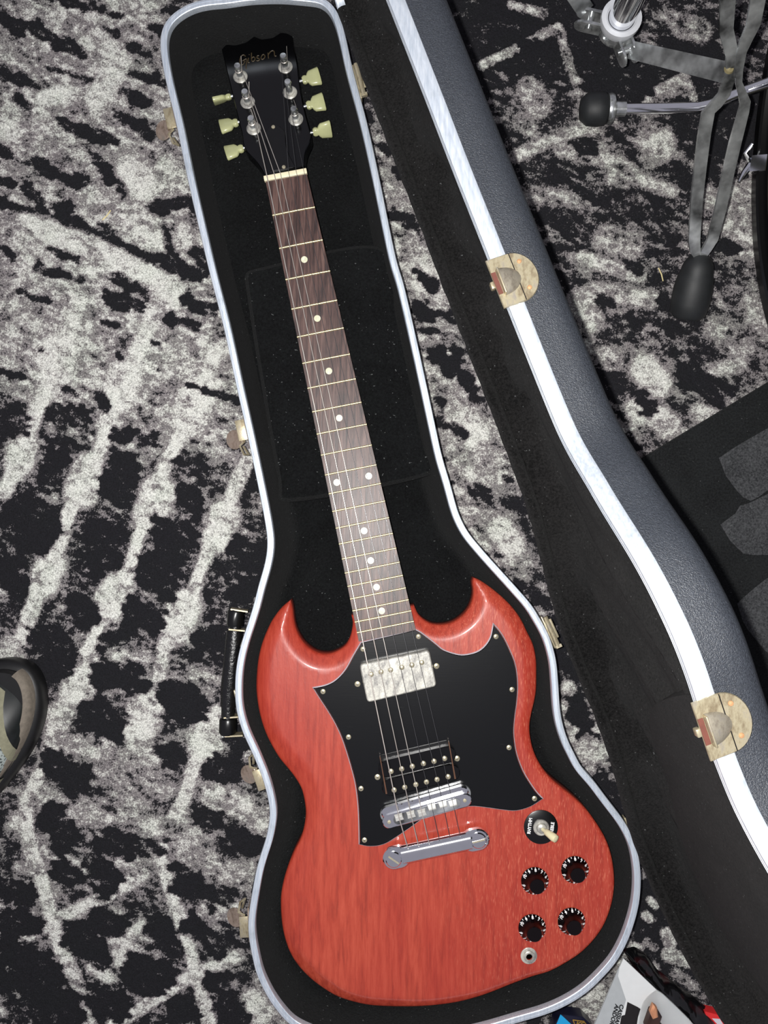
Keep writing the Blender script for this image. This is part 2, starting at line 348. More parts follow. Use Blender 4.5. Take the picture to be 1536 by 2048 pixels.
# ------------------------------------------------------------------ carpet: one floor whose woven print is laid down in strokes
STROKES = """
.30 70 400,20 900,20 1536,20 1536,200|.50 90 60,60 250,40|.50 120 100,220 330,230|.52 120 80,420 300,440|.61 110 120,560 380,560|.635 90 60,640 300,660|.635 110 120,740 400,720|.61 70 330,830 470,840
.30 90 40,900 250,960|.28 120 80,1100 420,1120|.30 120 80,1250 430,1230|.34 90 200,1450 430,1560|.36 110 120,1620 300,1700|.36 110 100,1780 420,1800|.28 130 90,1960 420,1980
.16 14 0,38 45,58|.16 15 70,60 165,105|.18 10 110,0 238,30|.16 12 250,142 328,165|.18 11 215,165 290,205|.15 14 125,245 228,285|.2 11 235,228 300,262|.14 15 190,318 262,390 330,415 390,402|.16 13 95,345 165,368|.14 20 118,412 150,462 198,468|.14 17 205,458 240,500 312,522 398,552|.15 16 390,500 415,535|.2 11 330,460 348,520|.15 13 0,300 82,325|.16 11 0,360 22,370|.18 14 0,405 90,432|.2 12 55,378 82,408|.2 12 0,150 95,178|.2 9 35,195 62,216|.24 9 100,135 190,160|.16 12 74,536 160,558|.2 9 96,500 160,522|.16 6 36,582 98,604|.14 14 228,550 285,575|.14 14 218,592 280,615|.18 9 360,605 430,630|.2 8 0,463 20,478|.2 9 8,500 26,514|.2 9 205,60 230,70|.22 8 300,55 330,62|.22 10 330,15 360,30|.24 9 262,95 300,105|.2 10 265,250 300,275
.78 24 190,80 235,130 200,195|.78 18 95,195 130,190|.72 22 14,240 48,295|.80 27 262,340 288,378|.74 24 262,428 302,476|.78 17 366,482|.72 20 182,395|.70 18 110,385|.80 19 48,445 200,500 310,556 348,598|.74 24 190,530|.7 16 330,210 350,240|.7 18 330,340 360,360|.66 14 150,60 180,40|.7 20 20,460 50,480
.82 13 158,600 140,660 116,723 91,786 60,853 42,910 10,983|.84 29 118,700 112,745|.82 27 46,890 38,930
.82 13 309,628 281,695 246,776 218,839 204,892 172,962 137,1032 120,1089 95,1148 67,1208 46,1268 25,1305|.86 28 252,755 238,795|.82 29 180,940 162,985|.80 29 102,1130 88,1165|.74 26 25,1300
.82 12 430,700 422,733 387,811 362,867 331,927 306,1011 278,1071 260,1134 229,1190 200,1250 172,1303|.86 30 398,790 378,835|.80 30 314,985 300,1035|.80 30 236,1170 222,1212
.80 12 500,910 471,973 440,1053 404,1127 390,1177 362,1233 327,1296|.80 28 448,1030 432,1078|.80 32 370,1212 350,1255
.08 48 197,1088 200,1115|.12 26 110,890 112,915|.08 48 60,1040 75,1060|.10 34 15,1135 30,1160|.10 30 240,925 255,930|.10 30 230,965 240,985|.12 38 335,1070 360,1085|.10 40 312,1140 325,1165|.16 22 370,985 385,1000|.2 24 372,925 395,930|.10 32 275,1225 300,1240|.14 32 150,1205 175,1230|.16 28 12,835 30,850|.10 32 480,1100 505,1115|.14 18 430,1190 460,1200|.10 30 80,1285 110,1290|.12 22 210,1280 240,1270|.12 26 410,1290 440,1280|.12 24 492,1180 505,1170
.14 6 0,740 67,762|.16 8 205,645 228,651|.18 12 345,640 395,652|.12 5 236,710 243,716|.12 4 172,690|.12 5 305,684 320,688|.14 5 316,742|.14 7 378,768 390,772|.16 8 410,782 450,792 478,800|.16 5 382,883 395,887|.30 18 232,870 300,880|.30 20 110,825 160,835|.14 16 225,600 275,606|.14 13 370,600 430,615|.16 5 82,700|.3 8 130,780 150,790|.22 10 200,790 214,815
.80 13 183,1318 157,1366 135,1420 110,1475 80,1548 55,1600 55,1665 66,1702 84,1757 99,1819 117,1884 146,1947 168,2012 176,2048|.82 27 162,1360 152,1395|.78 20 120,1430 112,1465
.80 11 325,1318 314,1380 285,1439 262,1480|.82 30 292,1420 280,1455
.80 12 435,1424 416,1472 387,1537 365,1603 340,1654 321,1709 330,1745 340,1775 358,1830 380,1903 402,1976 420,2048|.82 30 425,1455 410,1490
.78 12 475,1914 430,1930 384,1950 310,1998 226,2048|.78 12 285,1749 205,1797 110,1840 11,1899
.60 22 84,1600 183,1629 274,1647 329,1658|.60 26 250,1592 275,1600|.60 24 365,1694 438,1738 493,1752|.58 24 125,1490 230,1500 335,1520|.62 26 420,1590 460,1600 500,1620|.78 26 240,1895 255,1915|.7 10 262,1870 285,1848|.76 11 183,1935 237,1968|.78 22 505,2005 520,2025|.66 16 413,1822 470,1818|.62 16 25,1660 35,1640|.64 11 40,1735 80,1740|.62 12 90,1700 150,1730 165,1738|.66 16 240,1715 265,1725|.6 20 300,1560 330,1580|.6 14 390,1345 415,1360|.6 16 230,1310 290,1315
.09 34 105,1318 120,1328|.09 32 215,1350 265,1360|.08 38 355,1395 380,1410|.09 34 190,1432 220,1445|.12 36 110,1530 150,1555|.12 24 320,1500 345,1515|.12 26 430,1535 455,1540|.10 32 105,1640 130,1675|.12 30 220,1685 250,1695|.12 24 125,1740 150,1750|.10 30 195,1735 215,1765|.09 26 25,1780 50,1795|.08 32 20,1845 55,1850|.10 28 205,1838 235,1845|.08 32 155,1870 190,1905|.06 52 30,1930 75,1955|.06 48 85,2005 130,2015|.08 34 200,2000 235,2010|.08 36 275,1945 315,1955|.09 30 315,1860 340,1895|.14 20 360,1775 385,1785|.12 24 425,1785 455,1795|.12 22 385,1855 405,1865|.14 15 410,1905 435,1908|.10 22 425,1960 440,1978|.08 26 455,2015 475,2030|.09 24 355,2020 375,2025|.12 24 485,1680 505,1690|.14 24 405,1635 425,1645|.18 13 345,1735 395,1752|.2 14 305,1690 320,1700|.10 18 500,1450 520,1500|.1 20 470,1480 480,1500
.60 60 760,300 800,480|.62 60 830,560 880,760|.60 60 930,850 960,950|.60 50 980,1060 1020,1130|.78 26 920,850 950,870|.80 22 1005,1060 1024,1090|.72 26 845,540 870,560
.12 15 848,556 866,578|.12 17 842,620 858,632|.12 13 884,628 905,636|.14 9 850,660 870,662|.10 22 880,716 900,735|.14 9 905,700 915,705|.12 13 924,757 950,775|.16 10 946,792 960,798|.16 8 872,800 884,806|.22 12 905,848 925,866|.22 8 876,843 890,850|.12 14 955,982 975,992|.16 6 938,978|.16 7 1008,1008 1020,1012|.18 7 1008,953 1024,958|.18 5 904,965|.2 6 992,1112 1002,1116|.2 6 830,540 845,548|.18 8 735,225 742,240|.18 8 765,290 775,305|.16 8 790,340 800,350|.16 12 785,430 812,436|.18 12 812,445 830,452|.2 7 730,200
.16 12 1036,1168 1074,1192 1098,1212|.14 12 1124,1320 1140,1330|.10 26 1150,1415 1165,1440|.12 22 1170,1470 1190,1500|.72 13 1136,1374|.74 20 1176,1498 1190,1505|.10 26 1200,1556 1225,1575|.12 22 1225,1610 1245,1640|.7 10 1180,1540
.20 60 1300,1820 1350,1920|.75 7 1300,1800 1312,1812|.75 8 1290,1830 1300,1838|.75 11 1332,1865 1342,1885|.75 12 1336,1908 1380,1924|.7 7 1295,1885|.72 7 1308,1895|.72 8 1268,1893 1278,1897|.55 12 1350,1945 1385,1970|.5 12 1400,1990 1420,2020|.60 18 1165,2000 1200,2010|.6 10 1310,1935
.16 140 950,60 1150,60|.16 60 1250,150 1400,100|.2 90 1420,250 1536,250|.34 70 1060,230 1130,330|.33 90 1150,420 1250,500|.38 90 1250,620 1420,700|.40 70 1300,480 1500,560|.38 60 1250,800 1450,820
.66 9 963,130 1031,99 1116,54|.60 9 1121,63 1139,135 1165,189|.66 9 1278,202 1320,180 1368,153|.60 8 1368,153 1388,198|.66 12 1031,314 1121,270 1188,256|.66 13 1121,301 1219,323 1278,359 1345,382|.66 24 1060,180 1075,210|.66 24 1305,280 1322,298|.56 22 1365,55 1400,65|.58 16 1053,390 1120,395 1188,404|.58 28 1215,480 1255,490|.68 13 1165,516 1278,552|.66 18 1188,584 1300,597|.78 27 1290,740 1315,765|.78 22 1318,835 1335,850|.74 16 1268,815 1280,832|.7 16 1212,712 1226,724|.55 36 1440,660 1480,690|.66 26 1470,466 1495,490|.7 18 1400,825 1425,838|.66 9 1022,9 1085,27|.6 12 1330,30 1360,45|.6 14 1040,240 1060,260|.7 20 1160,600 1185,640|.62 16 1500,600 1520,650|.64 14 1420,740 1480,730|.66 14 1170,190 1190,250
.10 40 925,55 950,75|.10 30 1065,105 1090,120|.10 42 1200,150 1225,165|.12 34 1240,190 1265,185|.14 16 1165,292 1185,300|.14 11 1156,382 1219,418|.16 13 1225,268 1240,275|.16 12 1260,528 1280,536|.16 14 1450,490 1465,500|.14 15 1203,602 1218,612|.10 28 1375,755 1405,770|.12 14 1226,758 1240,768|.14 15 1205,860 1220,870|.14 18 1290,800 1300,815|.12 14 1420,790 1440,800|.16 14 1110,345 1150,350|.16 12 1090,440 1130,460|.2 14 1330,600 1350,640|.16 14 1260,640 1275,660|.18 10 1340,700 1350,715|.14 16 1250,880 1265,895"""
def floor_axis(lo, hi, lo2, hi2, d):
    a = np.arange(lo, hi, d); k = np.linspace(0, 1, 26)[1:]
    return np.r_[(lo - (lo - lo2) * k ** 2)[::-1], a, a[-1] + (hi2 - a[-1]) * k ** 2]
fx = floor_axis(-.62, .58, -2.4, 2.6, .0022); fy = floor_axis(-.66, .70, -2.4, 2.6, .0022)
GX, GY = np.meshgrid(fx, fy); X = GX.ravel(); Y = GY.ravel()
U = 768 + X * F / H; V_ = 1024 - Y * F / H                         # the strokes are written in photo pixels of the floor plane
ca, sa = math.cos(math.radians(24)), math.sin(math.radians(24)); A_ = (U * ca + V_ * sa); B_ = (-U * sa + V_ * ca)
nz1 = vnoise(A_ * .55 + 3000, B_ + 3000, 11, 1) - .5; nz2 = vnoise(U + 4000, V_ + 4000, 26, 2) - .5; nz3 = vnoise(A_ * .5 + 4000, B_ + 3000, 5.5, 3) - .5
nz4 = vnoise(U + 5000, V_ + 5000, 60, 5) - .5
tone = np.full(len(X), .46) + nz4 * .5
for line in STROKES.split('\n'):
    for s in line.split('|'):
        if not s.strip(): continue
        q = s.split(); val, w = float(q[0]), float(q[1]); pts = np.array([[float(c) for c in a.split(',')] for a in q[2:]])
        val = val * .8 + .11 if val < .25 and w < 60 else val + (.10 if pts[0, 1] < 600 else .065) if w >= 60 and pts[0, 0] < 600 and val < .55 else val
        m = np.nonzero((U > pts[:, 0].min() - 1.7 * w) & (U < pts[:, 0].max() + 1.7 * w) & (V_ > pts[:, 1].min() - 1.7 * w) & (V_ < pts[:, 1].max() + 1.7 * w))[0]
        if not len(m): continue
        Q = np.stack([U[m], V_[m]], 1); d = np.full(len(m), 1e9)
        if len(pts) == 1: d = np.hypot(*(Q - pts[0]).T)
        for i in range(len(pts) - 1):
            ab = pts[i + 1] - pts[i]; t = np.clip(((Q - pts[i]) @ ab) / (ab @ ab), 0, 1)
            d = np.minimum(d, np.hypot(*(Q - pts[i] - t[:, None] * ab).T))
        w = w * (1.22 if val > .55 else 1.0); d = d + (nz1[m] * .8 + nz2[m] * .6 + nz3[m] * .7) * min(w, 24) * .75
        k = np.clip((w * 1.2 - d) / (w * (.5 if w < 60 else .8)), 0, 1); k = k * k * (3 - 2 * k)
        tone[m] = tone[m] * (1 - k) + val * k
tone = tone + .03 + nz1 * .31 + nz3 * .34 + nz2 * .14
hz = (tone > .45) * .0008 + rng.random(len(X)) * .0022 - .0012
far = (X < -.61) | (X > .57) | (Y < -.65) | (Y > .69)
hz[far] = 0; tone[far] = .46 + (vnoise(U[far] + 9000, V_[far] + 9000, 260, 8) - .5) * .2
nxv, nyv = len(fx), len(fy)
idx = np.arange(nxv * nyv).reshape(nyv, nxv)
quads = np.stack([idx[:-1, :-1], idx[:-1, 1:], idx[1:, 1:], idx[1:, :-1]], -1).reshape(-1, 4)
me = bpy.data.meshes.new('floor'); me.vertices.add(len(X)); me.vertices.foreach_set('co', np.stack([X, Y, hz], 1).ravel())
me.loops.add(quads.size); me.polygons.add(len(quads)); me.loops.foreach_set('vertex_index', quads.ravel().astype(np.int32))
me.polygons.foreach_set('loop_start', (np.arange(len(quads)) * 4).astype(np.int32)); me.update(calc_edges=True)
at = me.attributes.new('tone', 'FLOAT', 'POINT'); at.data.foreach_set('value', np.clip(tone, 0, 1).astype(np.float32))
me.materials.append(M['carpet']); me.shade_smooth()
floor = bpy.data.objects.new('floor', me); COL.objects.link(floor); tag(floor, 'black, grey and white distressed pattern carpet floor', kind='structure')
# ------------------------------------------------------------------ guitar case
CASE = [(610,-11),(560,-15),(500,-13),(450,-6),(415,-3),(382,5),(354,20),(335,37),(324,57),(320,82),(322,110),(329,150),(340,197),(354,255),(375,357),(400,465),(420,549),(447,654),(472,769),(495,872),(515,967),(526,1022),(532,1056),(535,1086),(532,1116),(526,1141),(517,1171),(507,1211),(495,1249),(485,1279),(476,1314),(471,1349),(470,1381),(471,1409),(477,1439),(487,1469),(502,1501),(516,1534),(527,1563),(536,1598),(540,1625),(537,1653),(531,1681),(521,1711),(512,1743),(505,1781),(499,1818),(496,1851),(499,1886),(505,1916),(512,1946),(525,1976),(540,2003),(557,2026),(577,2048),(600,2062),(640,2078),(700,2091),(780,2094),(870,2086),(960,2068),(1037,2046),(1092,2030),(1137,2010),(1174,1986),(1204,1958),(1232,1926),(1252,1891),(1267,1853),(1278,1811),(1282,1771),(1281,1736),(1274,1696),(1262,1666),(1244,1636),(1217,1601),(1187,1561),(1162,1533),(1151,1511),(1136,1481),(1125,1446),(1120,1416),(1118,1386),(1116,1356),(1113,1324),(1106,1294),(1096,1266),(1081,1239),(1064,1211),(1041,1184),(1014,1154),(984,1121),(956,1089),(934,1061),(917,1026),(909,999),(899,962),(884,912),(869,844),(841,714),(809,574),(791,512),(759,357),(734,245),(706,140),(692,76),(682,40),(668,12),(645,-6)]
co = ccw(sm(resample(px2(catmull(CASE, True, 6), RIM), .004), 3))
case = thing('guitar_case', 'open black guitar case with silver rims and black plush lining on the carpet', 'guitar case', P(820, 1150, 0))
RW = .0068
prof_sh = [(-.0012, RIM - .006), (-.0014, .055), (-.004, .030), (-.008, .014), (-.014, .0045), (-.022, .0022)]
add('lower_shell', rings(co, prof_sh, flip=True), M['tolex'], case, 50)
def rim_prof(z, s):          # s=+1 lower rim (face up), s=-1 lid rim (face down, before it is swung open)
    f = [(-.0010, -.0125), (0, -.012), (.0004, -.0105), (.0004, -.0075), (0, -.007), (.0002, -.0012), (-.0004, -.0003), (-.0022, 0), (-.0025, -.0006), (-.0029, -.0006), (-.0032, 0), (-.0050, 0), (-.0053, -.0006), (-.0057, -.0006), (-.0060, 0), (-RW + .0003, -.0003), (-RW, -.0012), (-RW, -.008)]
    return [(a, z + s * b) for a, b in f]
add('rim', rings(co, rim_prof(RIM, 1), False, flip=True), M['alu'], case, 40)
# lower lining: steep plush walls, a bed for the body, a deep trough for the headstock
ci = co - normals(co) * (RW - .0006)
NT_ = P(571, 352, .07); EN = P(776, 1272, .08); AX = (EN - NT_).normalized()
def zlow(p, D, I):
    s = (p - np.array(NT_[:2])) @ np.array(AX[:2])
    base = np.where(s > .40, .0335, np.where(s > .30, .030, .010)); t = np.clip((s - .36) / .06, 0, 1)
    base = .0145 * (1 - t) + .034 * t
    w = np.clip(1 - D / np.where(s > .25, .020, .010), 0, 1); wall = RIM - .003 - base
    return base + wall * np.where(D < 1e-6, 1, w ** 2.2 * .92) + .0012 * np.sin(p[:, 0] * 60 + 2 * np.sin(p[:, 1] * 37)) * (D > .01)
add('lining', sheet(ci, zlow, .008, (.0012, .004, .009, .015)), M['plush'], case, 60)
# accessory compartment under the neck
cl = ccw(sm(resample(px2(catmull([(486,541),(760,492),(800,640),(855,900),(866,948),(580,1004),(556,960),(510,700)], False, 10), .046), .006), 2))
add('compartment_lid', slab(cl, .016, .047, .004), M['plush'], case, 40, label='plush covered compartment lid under the neck')

# lid, swung open about the hinge line
HA = P(717, 140, RIM); HB = P(1126.6, 1290, RIM); HK = (HB - HA).normalized(); TH = math.radians(93.3)
R3 = Matrix.Rotation(TH, 4, HK)
if (R3 @ (P(480, 1400, RIM) - HA)).z < 0: R3 = Matrix.Rotation(-TH, 4, HK)
LM = Matrix.Translation(HA) @ R3 @ Matrix.Translation(-HA)
DEP = .046
lid = add('lid', xf(rings(co, [(-.0012, RIM + .006), (-.0014, RIM + .026), (-.0022, RIM + DEP - .012), (-.0045, RIM + DEP - .005), (-.009, RIM + DEP - .0012), (-.016, RIM + DEP)]), LM), M['tolex'], case, 50, label='lid standing open with grey textured outer side')
add('lid_rim', xf(rings(co, rim_prof(RIM, -1), False), LM), M['alu'], lid, 40)
def zlid(p, D, I):
    d = RIM + DEP - .004; w = np.clip(1 - D / .014, 0, 1); f = .0042 * np.sin(p[:, 0] * 75 - p[:, 1] * 22 + 2.2 * np.sin(p[:, 1] * 11)) + .0030 * np.sin(p[:, 0] * 150 - p[:, 1] * 45 + 1.5 * np.sin(p[:, 1] * 23)) + .003
    return d - (d - RIM - .003) * np.where(D < 1e-6, 1, w ** 2.4 * .9) - (f + .003) * (D > .006)
ll = sheet(ci, zlid, .008, (.0012, .004, .009)); ll = (ll[0], [f[::-1] for f in ll[1]])
add('lid_lining', xf(ll, LM), M['plush2'], lid, 60)
pad = ccw(sm(resample(px2(catmull([(640,1500),(700,1470),(900,1460),(1000,1490),(1030,1540),(1050,1600),(1130,1700),(1130,1850),(1000,1960),(760,1990),(640,1930),(600,1800),(615,1680),(625,1580)], True, 10), RIM), .008), 4))
add('lid_pad', xf(rings(pad, [(0, RIM + DEP - .004), (-.003, RIM + DEP - .018), (-.014, RIM + DEP - .021)]), LM), m_plush('worn_pad', (6, 6, 6), (40, 38, 38)), lid, 60)
hw_ = [i for i in range(len(co)) if (Vector((co[i][0], co[i][1], RIM)) - HA).cross(HK).length < .15 and (Vector((co[i][0], co[i][1], RIM)) - HA).dot(HK) > -.06]
k0 = max(range(len(hw_)), key=lambda k: (hw_[k] - hw_[k - 1]) % len(co)); hw_ = hw_[k0:] + hw_[:k0]
add('plush_edge', xf(tube([Vector((ci[i][0], ci[i][1], RIM + .0046)) for i in hw_], [.0061 + .0004 * math.sin(i * .9) * math.sin(i * .23) for i in hw_], 10), LM), M['plush2'], lid, 60)
def rim_frame(u, v, z):
    p = np.array(P(u, v, RIM)[:2]); i = int(np.argmin(np.hypot(*(co - p).T))); N = normals(co)[i]
    n = Vector((N[0], N[1], 0)); t = Vector((0, 0, 1)).cross(n)
    return frame(Vector((co[i][0], co[i][1], z)), t, Vector((0, 0, 1)), n)        # x along the rim, y up, z outward
def catch_vf():
    D = [(-.019, -.004), (.019, -.004)] + [(.019 * math.cos(a), .012 + .017 * math.sin(a)) for a in np.linspace(.0, math.pi, 17)]
    plate = slab(D, .0004, .0022, .0006)
    hood = []; V, Fc = [], []
    n, mrows = 12, 6
    for j in range(mrows + 1):
        for i in range(n + 1):
            a = math.pi * i / n; b = j / mrows
            V.append(Vector((.0105 * math.cos(a) * (1 - .0 * b), .001 + .015 * math.sin(a) * b, .0022 + .0052 * math.sin(a) * (1 - b ** 2.2) * 1.0)))
    for j in range(mrows):
        for i in range(n):
            k = j * (n + 1) + i; Fc.append((k, k + 1, k + n + 2, k + n + 1))
    lip = box((0, .0005, .0045), .020, .0012, .006, bev=.0004); seam = box((0, .0135, .0023), .037, .0006, .0004)
    slot = box((0, -.0022, .0024), .017, .0035, .0006); tongue = box((0, -.0052, -.0005), .0055, .0035, .0055, bev=.0008)
    riv = [lathe([(.0018, 0), (.0015, .0007), (.0001, .0010)], 12, Matrix.Translation((x, .019, .0021))) for x in (-.0105, .0105)]
    return join(mi(plate, 0), mi((V, Fc), 2), mi(lip, 0), mi(seam, 1), mi(slot, 4), mi(tongue, 0), mi(riv[0], 3), mi(riv[1], 3))
cv = catch_vf()
for (u, v), lb in (((483, 850), None), ((512, 1527), None)):
    add('latch_catch', xf(cv, LM @ rim_frame(u, v, RIM)), [M['brass'], M['satin'], M['catch'], M['rust'], M['slot']], lid, 45)
# draw latches, hinges, handle on the lower shell
def latch(u, v, flip):
    Mx = rim_frame(u, v, RIM - .014) @ Matrix.Diagonal((flip, 1, 1, 1))
    la = add('latch', xf(box((0, -.008, .0012), .034, .022, .0018, bev=.0006), Mx), M['latch'], case, 40)
    add('bracket', xf(join(box((-.004, -.003, .0065), .021, .0015, .010, bev=.0003), box((-.004, -.009, .0112), .021, .012, .0012, bev=.0003), box((-.004, -.010, .006), .004, .006, .010)), Mx), M['brass'], la, 40)
    add('thumb_tab', xf(slab(np.vstack([circ((0, 0), .0098, 20)]), 0, .0014, .0005), Mx @ frame((.003, -.010, .0165), (1, 0, 0), (0, -.42, .9), (0, .9, .42))), M['latch'], la, 40)
    add('wire_loop', xf(tube([(.007, -.004, .006), (.011, -.003, .012), (.020, -.005, .010), (.021, -.010, .006), (.011, -.013, .010)], .0013, 6), Mx), M['brass'], la, 40)
for u, v, f in ((336, 232, 1), (484, 862, 1), (520, 1556, -1), (498, 1858, -1)): latch(u, v, f)
for u, v in ((700, 165), (1102, 1262), (1267, 1672)):
    Mx = rim_frame(u, v, RIM - .004)
    add('hinge', xf(join(box((0, -.004, .0012), .034, .010, .0016, bev=.0005), box((.002, .001, .0052), .020, .0022, .0075, bev=.0006), tube([(-.016, .003, .0042), (.016, .003, .0042)], .0024, 8), box((-.0155, .003, .0045), .003, .004, .006)), Mx), M['brass'], case, 40)
HZ = .050
hd = add('handle', join(tube([P(469, 1262, HZ), P(467, 1290, HZ + .001), P(459, 1370, HZ + .001), P(456, 1412, HZ)], [.0082, .0088, .0088, .0080], 16), tube([P(456, 1412, HZ), P(456, 1436, HZ)], .0068, 14), tube([P(470, 1262, HZ), P(471, 1250, HZ)], .006, 14)), M['leather'], case, 50, label='black carrying handle')
add('end_cap', tube([P(473, 1220, HZ), P(472, 1223, HZ), P(470, 1248, HZ), P(470, 1252, HZ)], [.0072, .0086, .0086, .0080], 16), M['satin'], hd, 40)
add('end_cap', tube([P(456, 1437, HZ), P(456, 1441, HZ), P(455, 1464, HZ), P(455, 1469, HZ)], [.0080, .0089, .0089, .0072], 16), M['satin'], hd, 40)
for (u, v, uu, vv) in ((462, 1217, 496, 1222), (458, 1257, 490, 1260), (448, 1433, 478, 1431), (450, 1470, 486, 1468)):
    a, b = P(u, v, HZ), P(uu, vv, HZ - .002); add('mounting_bracket', strap([a, b], Vector((0, 0, 1)), .014, .0014), M['brass'], hd, 40)
for u, v in ((494, 1250), (478, 1438)):
    add('mounting_plate', xf(box((0, -.02, .0012), .050, .024, .002, bev=.0008), rim_frame(u, v, RIM - .010)), M['brass'], hd, 40)
# rubber bumper that bridges the waist
bp = px2([(543,1668),(534,1668),(524,1700),(512,1745),(506,1772),(507,1784),(517,1782),(523,1748),(532,1715),(541,1688),(548,1672)], .055)
add('side_bumper', slab(resample(bp, .004), .004, .070, .003), M['bumper'], case, 40)

# ------------------------------------------------------------------ guitar
ZT = .068; ZB = .035
g = thing('electric_guitar', 'cherry red double-horned electric guitar with black pickguard lying in the open case', 'guitar', P(820, 1500, ZB))
OUTER = [(579,1202),(560,1219),(542,1244),(530,1269),(521,1294),(515,1321),(512,1349),(511,1379),(514,1409),(520,1439),(530,1469),(542,1494),(557,1519),(571,1536),(587,1556),(602,1581),(609,1609),(611,1633),(607,1661),(600,1683),(587,1708),(575,1738),(566,1768),(561,1798),(561,1831),(564,1861),(570,1888),(580,1916),(595,1941),(615,1963),(640,1983),(670,2001),(702,2012),(740,2020),(780,2022),(824,2020),(868,2017),(912,2011),(949,2001),(987,1987),(1024,1972),(1062,1958),(1099,1946),(1132,1928),(1162,1908),(1189,1881),(1209,1851),(1223,1813),(1229,1776),(1228,1741),(1222,1708),(1211,1678),(1192,1646),(1169,1616),(1142,1591),(1119,1573),(1099,1555),(1084,1536),(1071,1512),(1063,1486),(1060,1458),(1063,1434),(1069,1409),(1074,1384),(1075,1349),(1074,1319),(1068,1291),(1056,1266),(1044,1241),(1026,1216),(1004,1194),(979,1174),(959,1161),(949,1157)]
CUTR = [(949,1157),(946,1166),(949,1181),(947,1200),(939,1219),(924,1236),(904,1248),(884,1252),(864,1250),(849,1242),(836,1230),(828,1212)]
CUTL = [(703,1232),(706,1245),(704,1262),(699,1279),(689,1295),(672,1306),(655,1311),(635,1309),(617,1299),(602,1284),(590,1261),(585,1239),(583,1219),(579,1202)]
def bo(seg): return [tuple(P(u, v, ZT)[:2]) for u, v in seg]
bout = segs_spline([bo(OUTER), bo(CUTR), bo([(828,1212),(703,1232)]), bo(CUTL)], .0035)
rev = area2(bout) < 0
BW = [(579,1202,.013,.0065),(515,1321,.013,.0065),(520,1439,.013,.006),(587,1556,.017,.006),(607,1661,.014,.005),(566,1768,.013,.0045),(564,1861,.015,.006),(615,1963,.0165,.009),(740,2020,.013,.008),(868,2017,.010,.005),(1024,1972,.007,.003),(1162,1908,.004,.0015),(1229,1776,.003,.001),(1142,1591,.003,.001),(1071,1512,.006,.0025),(1063,1434,.009,.004),(1075,1349,.013,.0065),(1044,1241,.013,.0065),(959,1161,.011,.006),(947,1200,.0135,.0075),(884,1252,.0135,.0075),(836,1230,.010,.005),(765,1222,.004,.001),(704,1262,.008,.004),(655,1311,.0145,.008),(590,1261,.0135,.0075)]
bw = np.array([[*P(a, b, ZT)[:2], c, d] for a, b, c, d in BW])
bout = ccw(bout)
wd = 1 / (((bout[:, None, :] - bw[None, :, :2]) ** 2).sum(2) ** 2 + 1e-9); wd /= wd.sum(1)[:, None]
wv = wd @ bw[:, 2]; dv = wd @ bw[:, 3]
for _ in range(6): wv = .5 * wv + .25 * (np.roll(wv, 1) + np.roll(wv, -1)); dv = .5 * dv + .25 * (np.roll(dv, 1) + np.roll(dv, -1))
def zbody(p, D, I):
    # soft choice among near outline points keeps width and drop continuous
    d2 = ((p[:, None, :] - bout[None, ::3, :]) ** 2).sum(2); k = np.exp(-(np.sqrt(d2) - np.sqrt(d2.min(1))[:, None]) / .004); k /= k.sum(1)[:, None]
    w = k @ wv[::3]; dr = k @ dv[::3]; t = np.clip(1 - D / w, 0, 1)
    return ZT - dr * t ** 1.22 - .0010 * np.clip(1 - D / .0016, 0, 1) ** 2
bt = sheet(bout, zbody, .0032, (.0008, .0018, .0035, .006, .009, .012, .015))
nb = len(bout); zedge = [bt[0][i].z for i in range(nb)]
V = list(bt[0]); Fc = list(bt[1]); n0 = len(V); Nn = normals(bout)
for off, zz in ((0.0004, None), (.0004, ZB + .004), (-.0012, ZB + .001), (-.004, ZB)):
    for i in range(nb): V.append(Vector((bout[i][0] + Nn[i][0] * off, bout[i][1] + Nn[i][1] * off, zedge[i] - .0012 if zz is None else zz)))
L0 = list(range(nb)); L1 = [n0 + i for i in range(nb)]
rows = [L0] + [[n0 + r * nb + i for i in range(nb)] for r in range(4)]
for a, b in zip(rows[:-1], rows[1:]):
    for i in range(nb): j = (i + 1) % nb; Fc.append((a[i], b[i], b[j], a[j]))
bb = sheet(bout - Nn * .004, lambda p, D, I: np.full(len(p), ZB), .03)
add('body', join((V, Fc), (bb[0], [f[::-1] for f in bb[1]])), M['wood'], g, 42)

# pickguard
PZ = ZT + .0026
def pg(seg): return [tuple(P(u, v, PZ)[:2]) for u, v in seg]
gout = ccw(segs_spline([pg([(721,1284),(705,1311),(690,1338),(672,1358),(652,1369),(624,1375)]), pg([(624,1375),(637,1396),(652,1419),(667,1444),(680,1471),(690,1499),(701,1536),(709,1568),(714,1606),(716,1643),(717,1690)]),
    pg([(717,1690),(735,1694),(757,1693),(775,1687),(797,1673),(822,1656),(850,1637),(885,1624),(918,1617),(946,1614),(975,1617),(1004,1621),(1032,1623),(1061,1615),(1088,1598)]), pg([(1088,1598),(1074,1583),(1059,1561),(1047,1540),(1036,1511),(1031,1486),(1029,1461),(1031,1434),(1035,1404),(1037,1374),(1035,1344),(1030,1321),(1021,1299),(1010,1276),(999,1259),(986,1245)]),
    pg([(986,1245),(984,1256),(980,1274),(971,1289),(959,1300),(944,1306),(924,1309),(904,1305),(886,1298),(874,1288),(856,1274),(841,1263),(831,1258)]), pg([(831,1258),(721,1284)])], .003))
N = normals(gout)
gin = gout - N * .0017; gp = add('pickguard', join(rings(gin, [(0, ZT - .0002), (0, PZ)], False), sheet(gin, lambda p, D, I: np.full(len(p), PZ), .02)), M['guard'], g, 40)
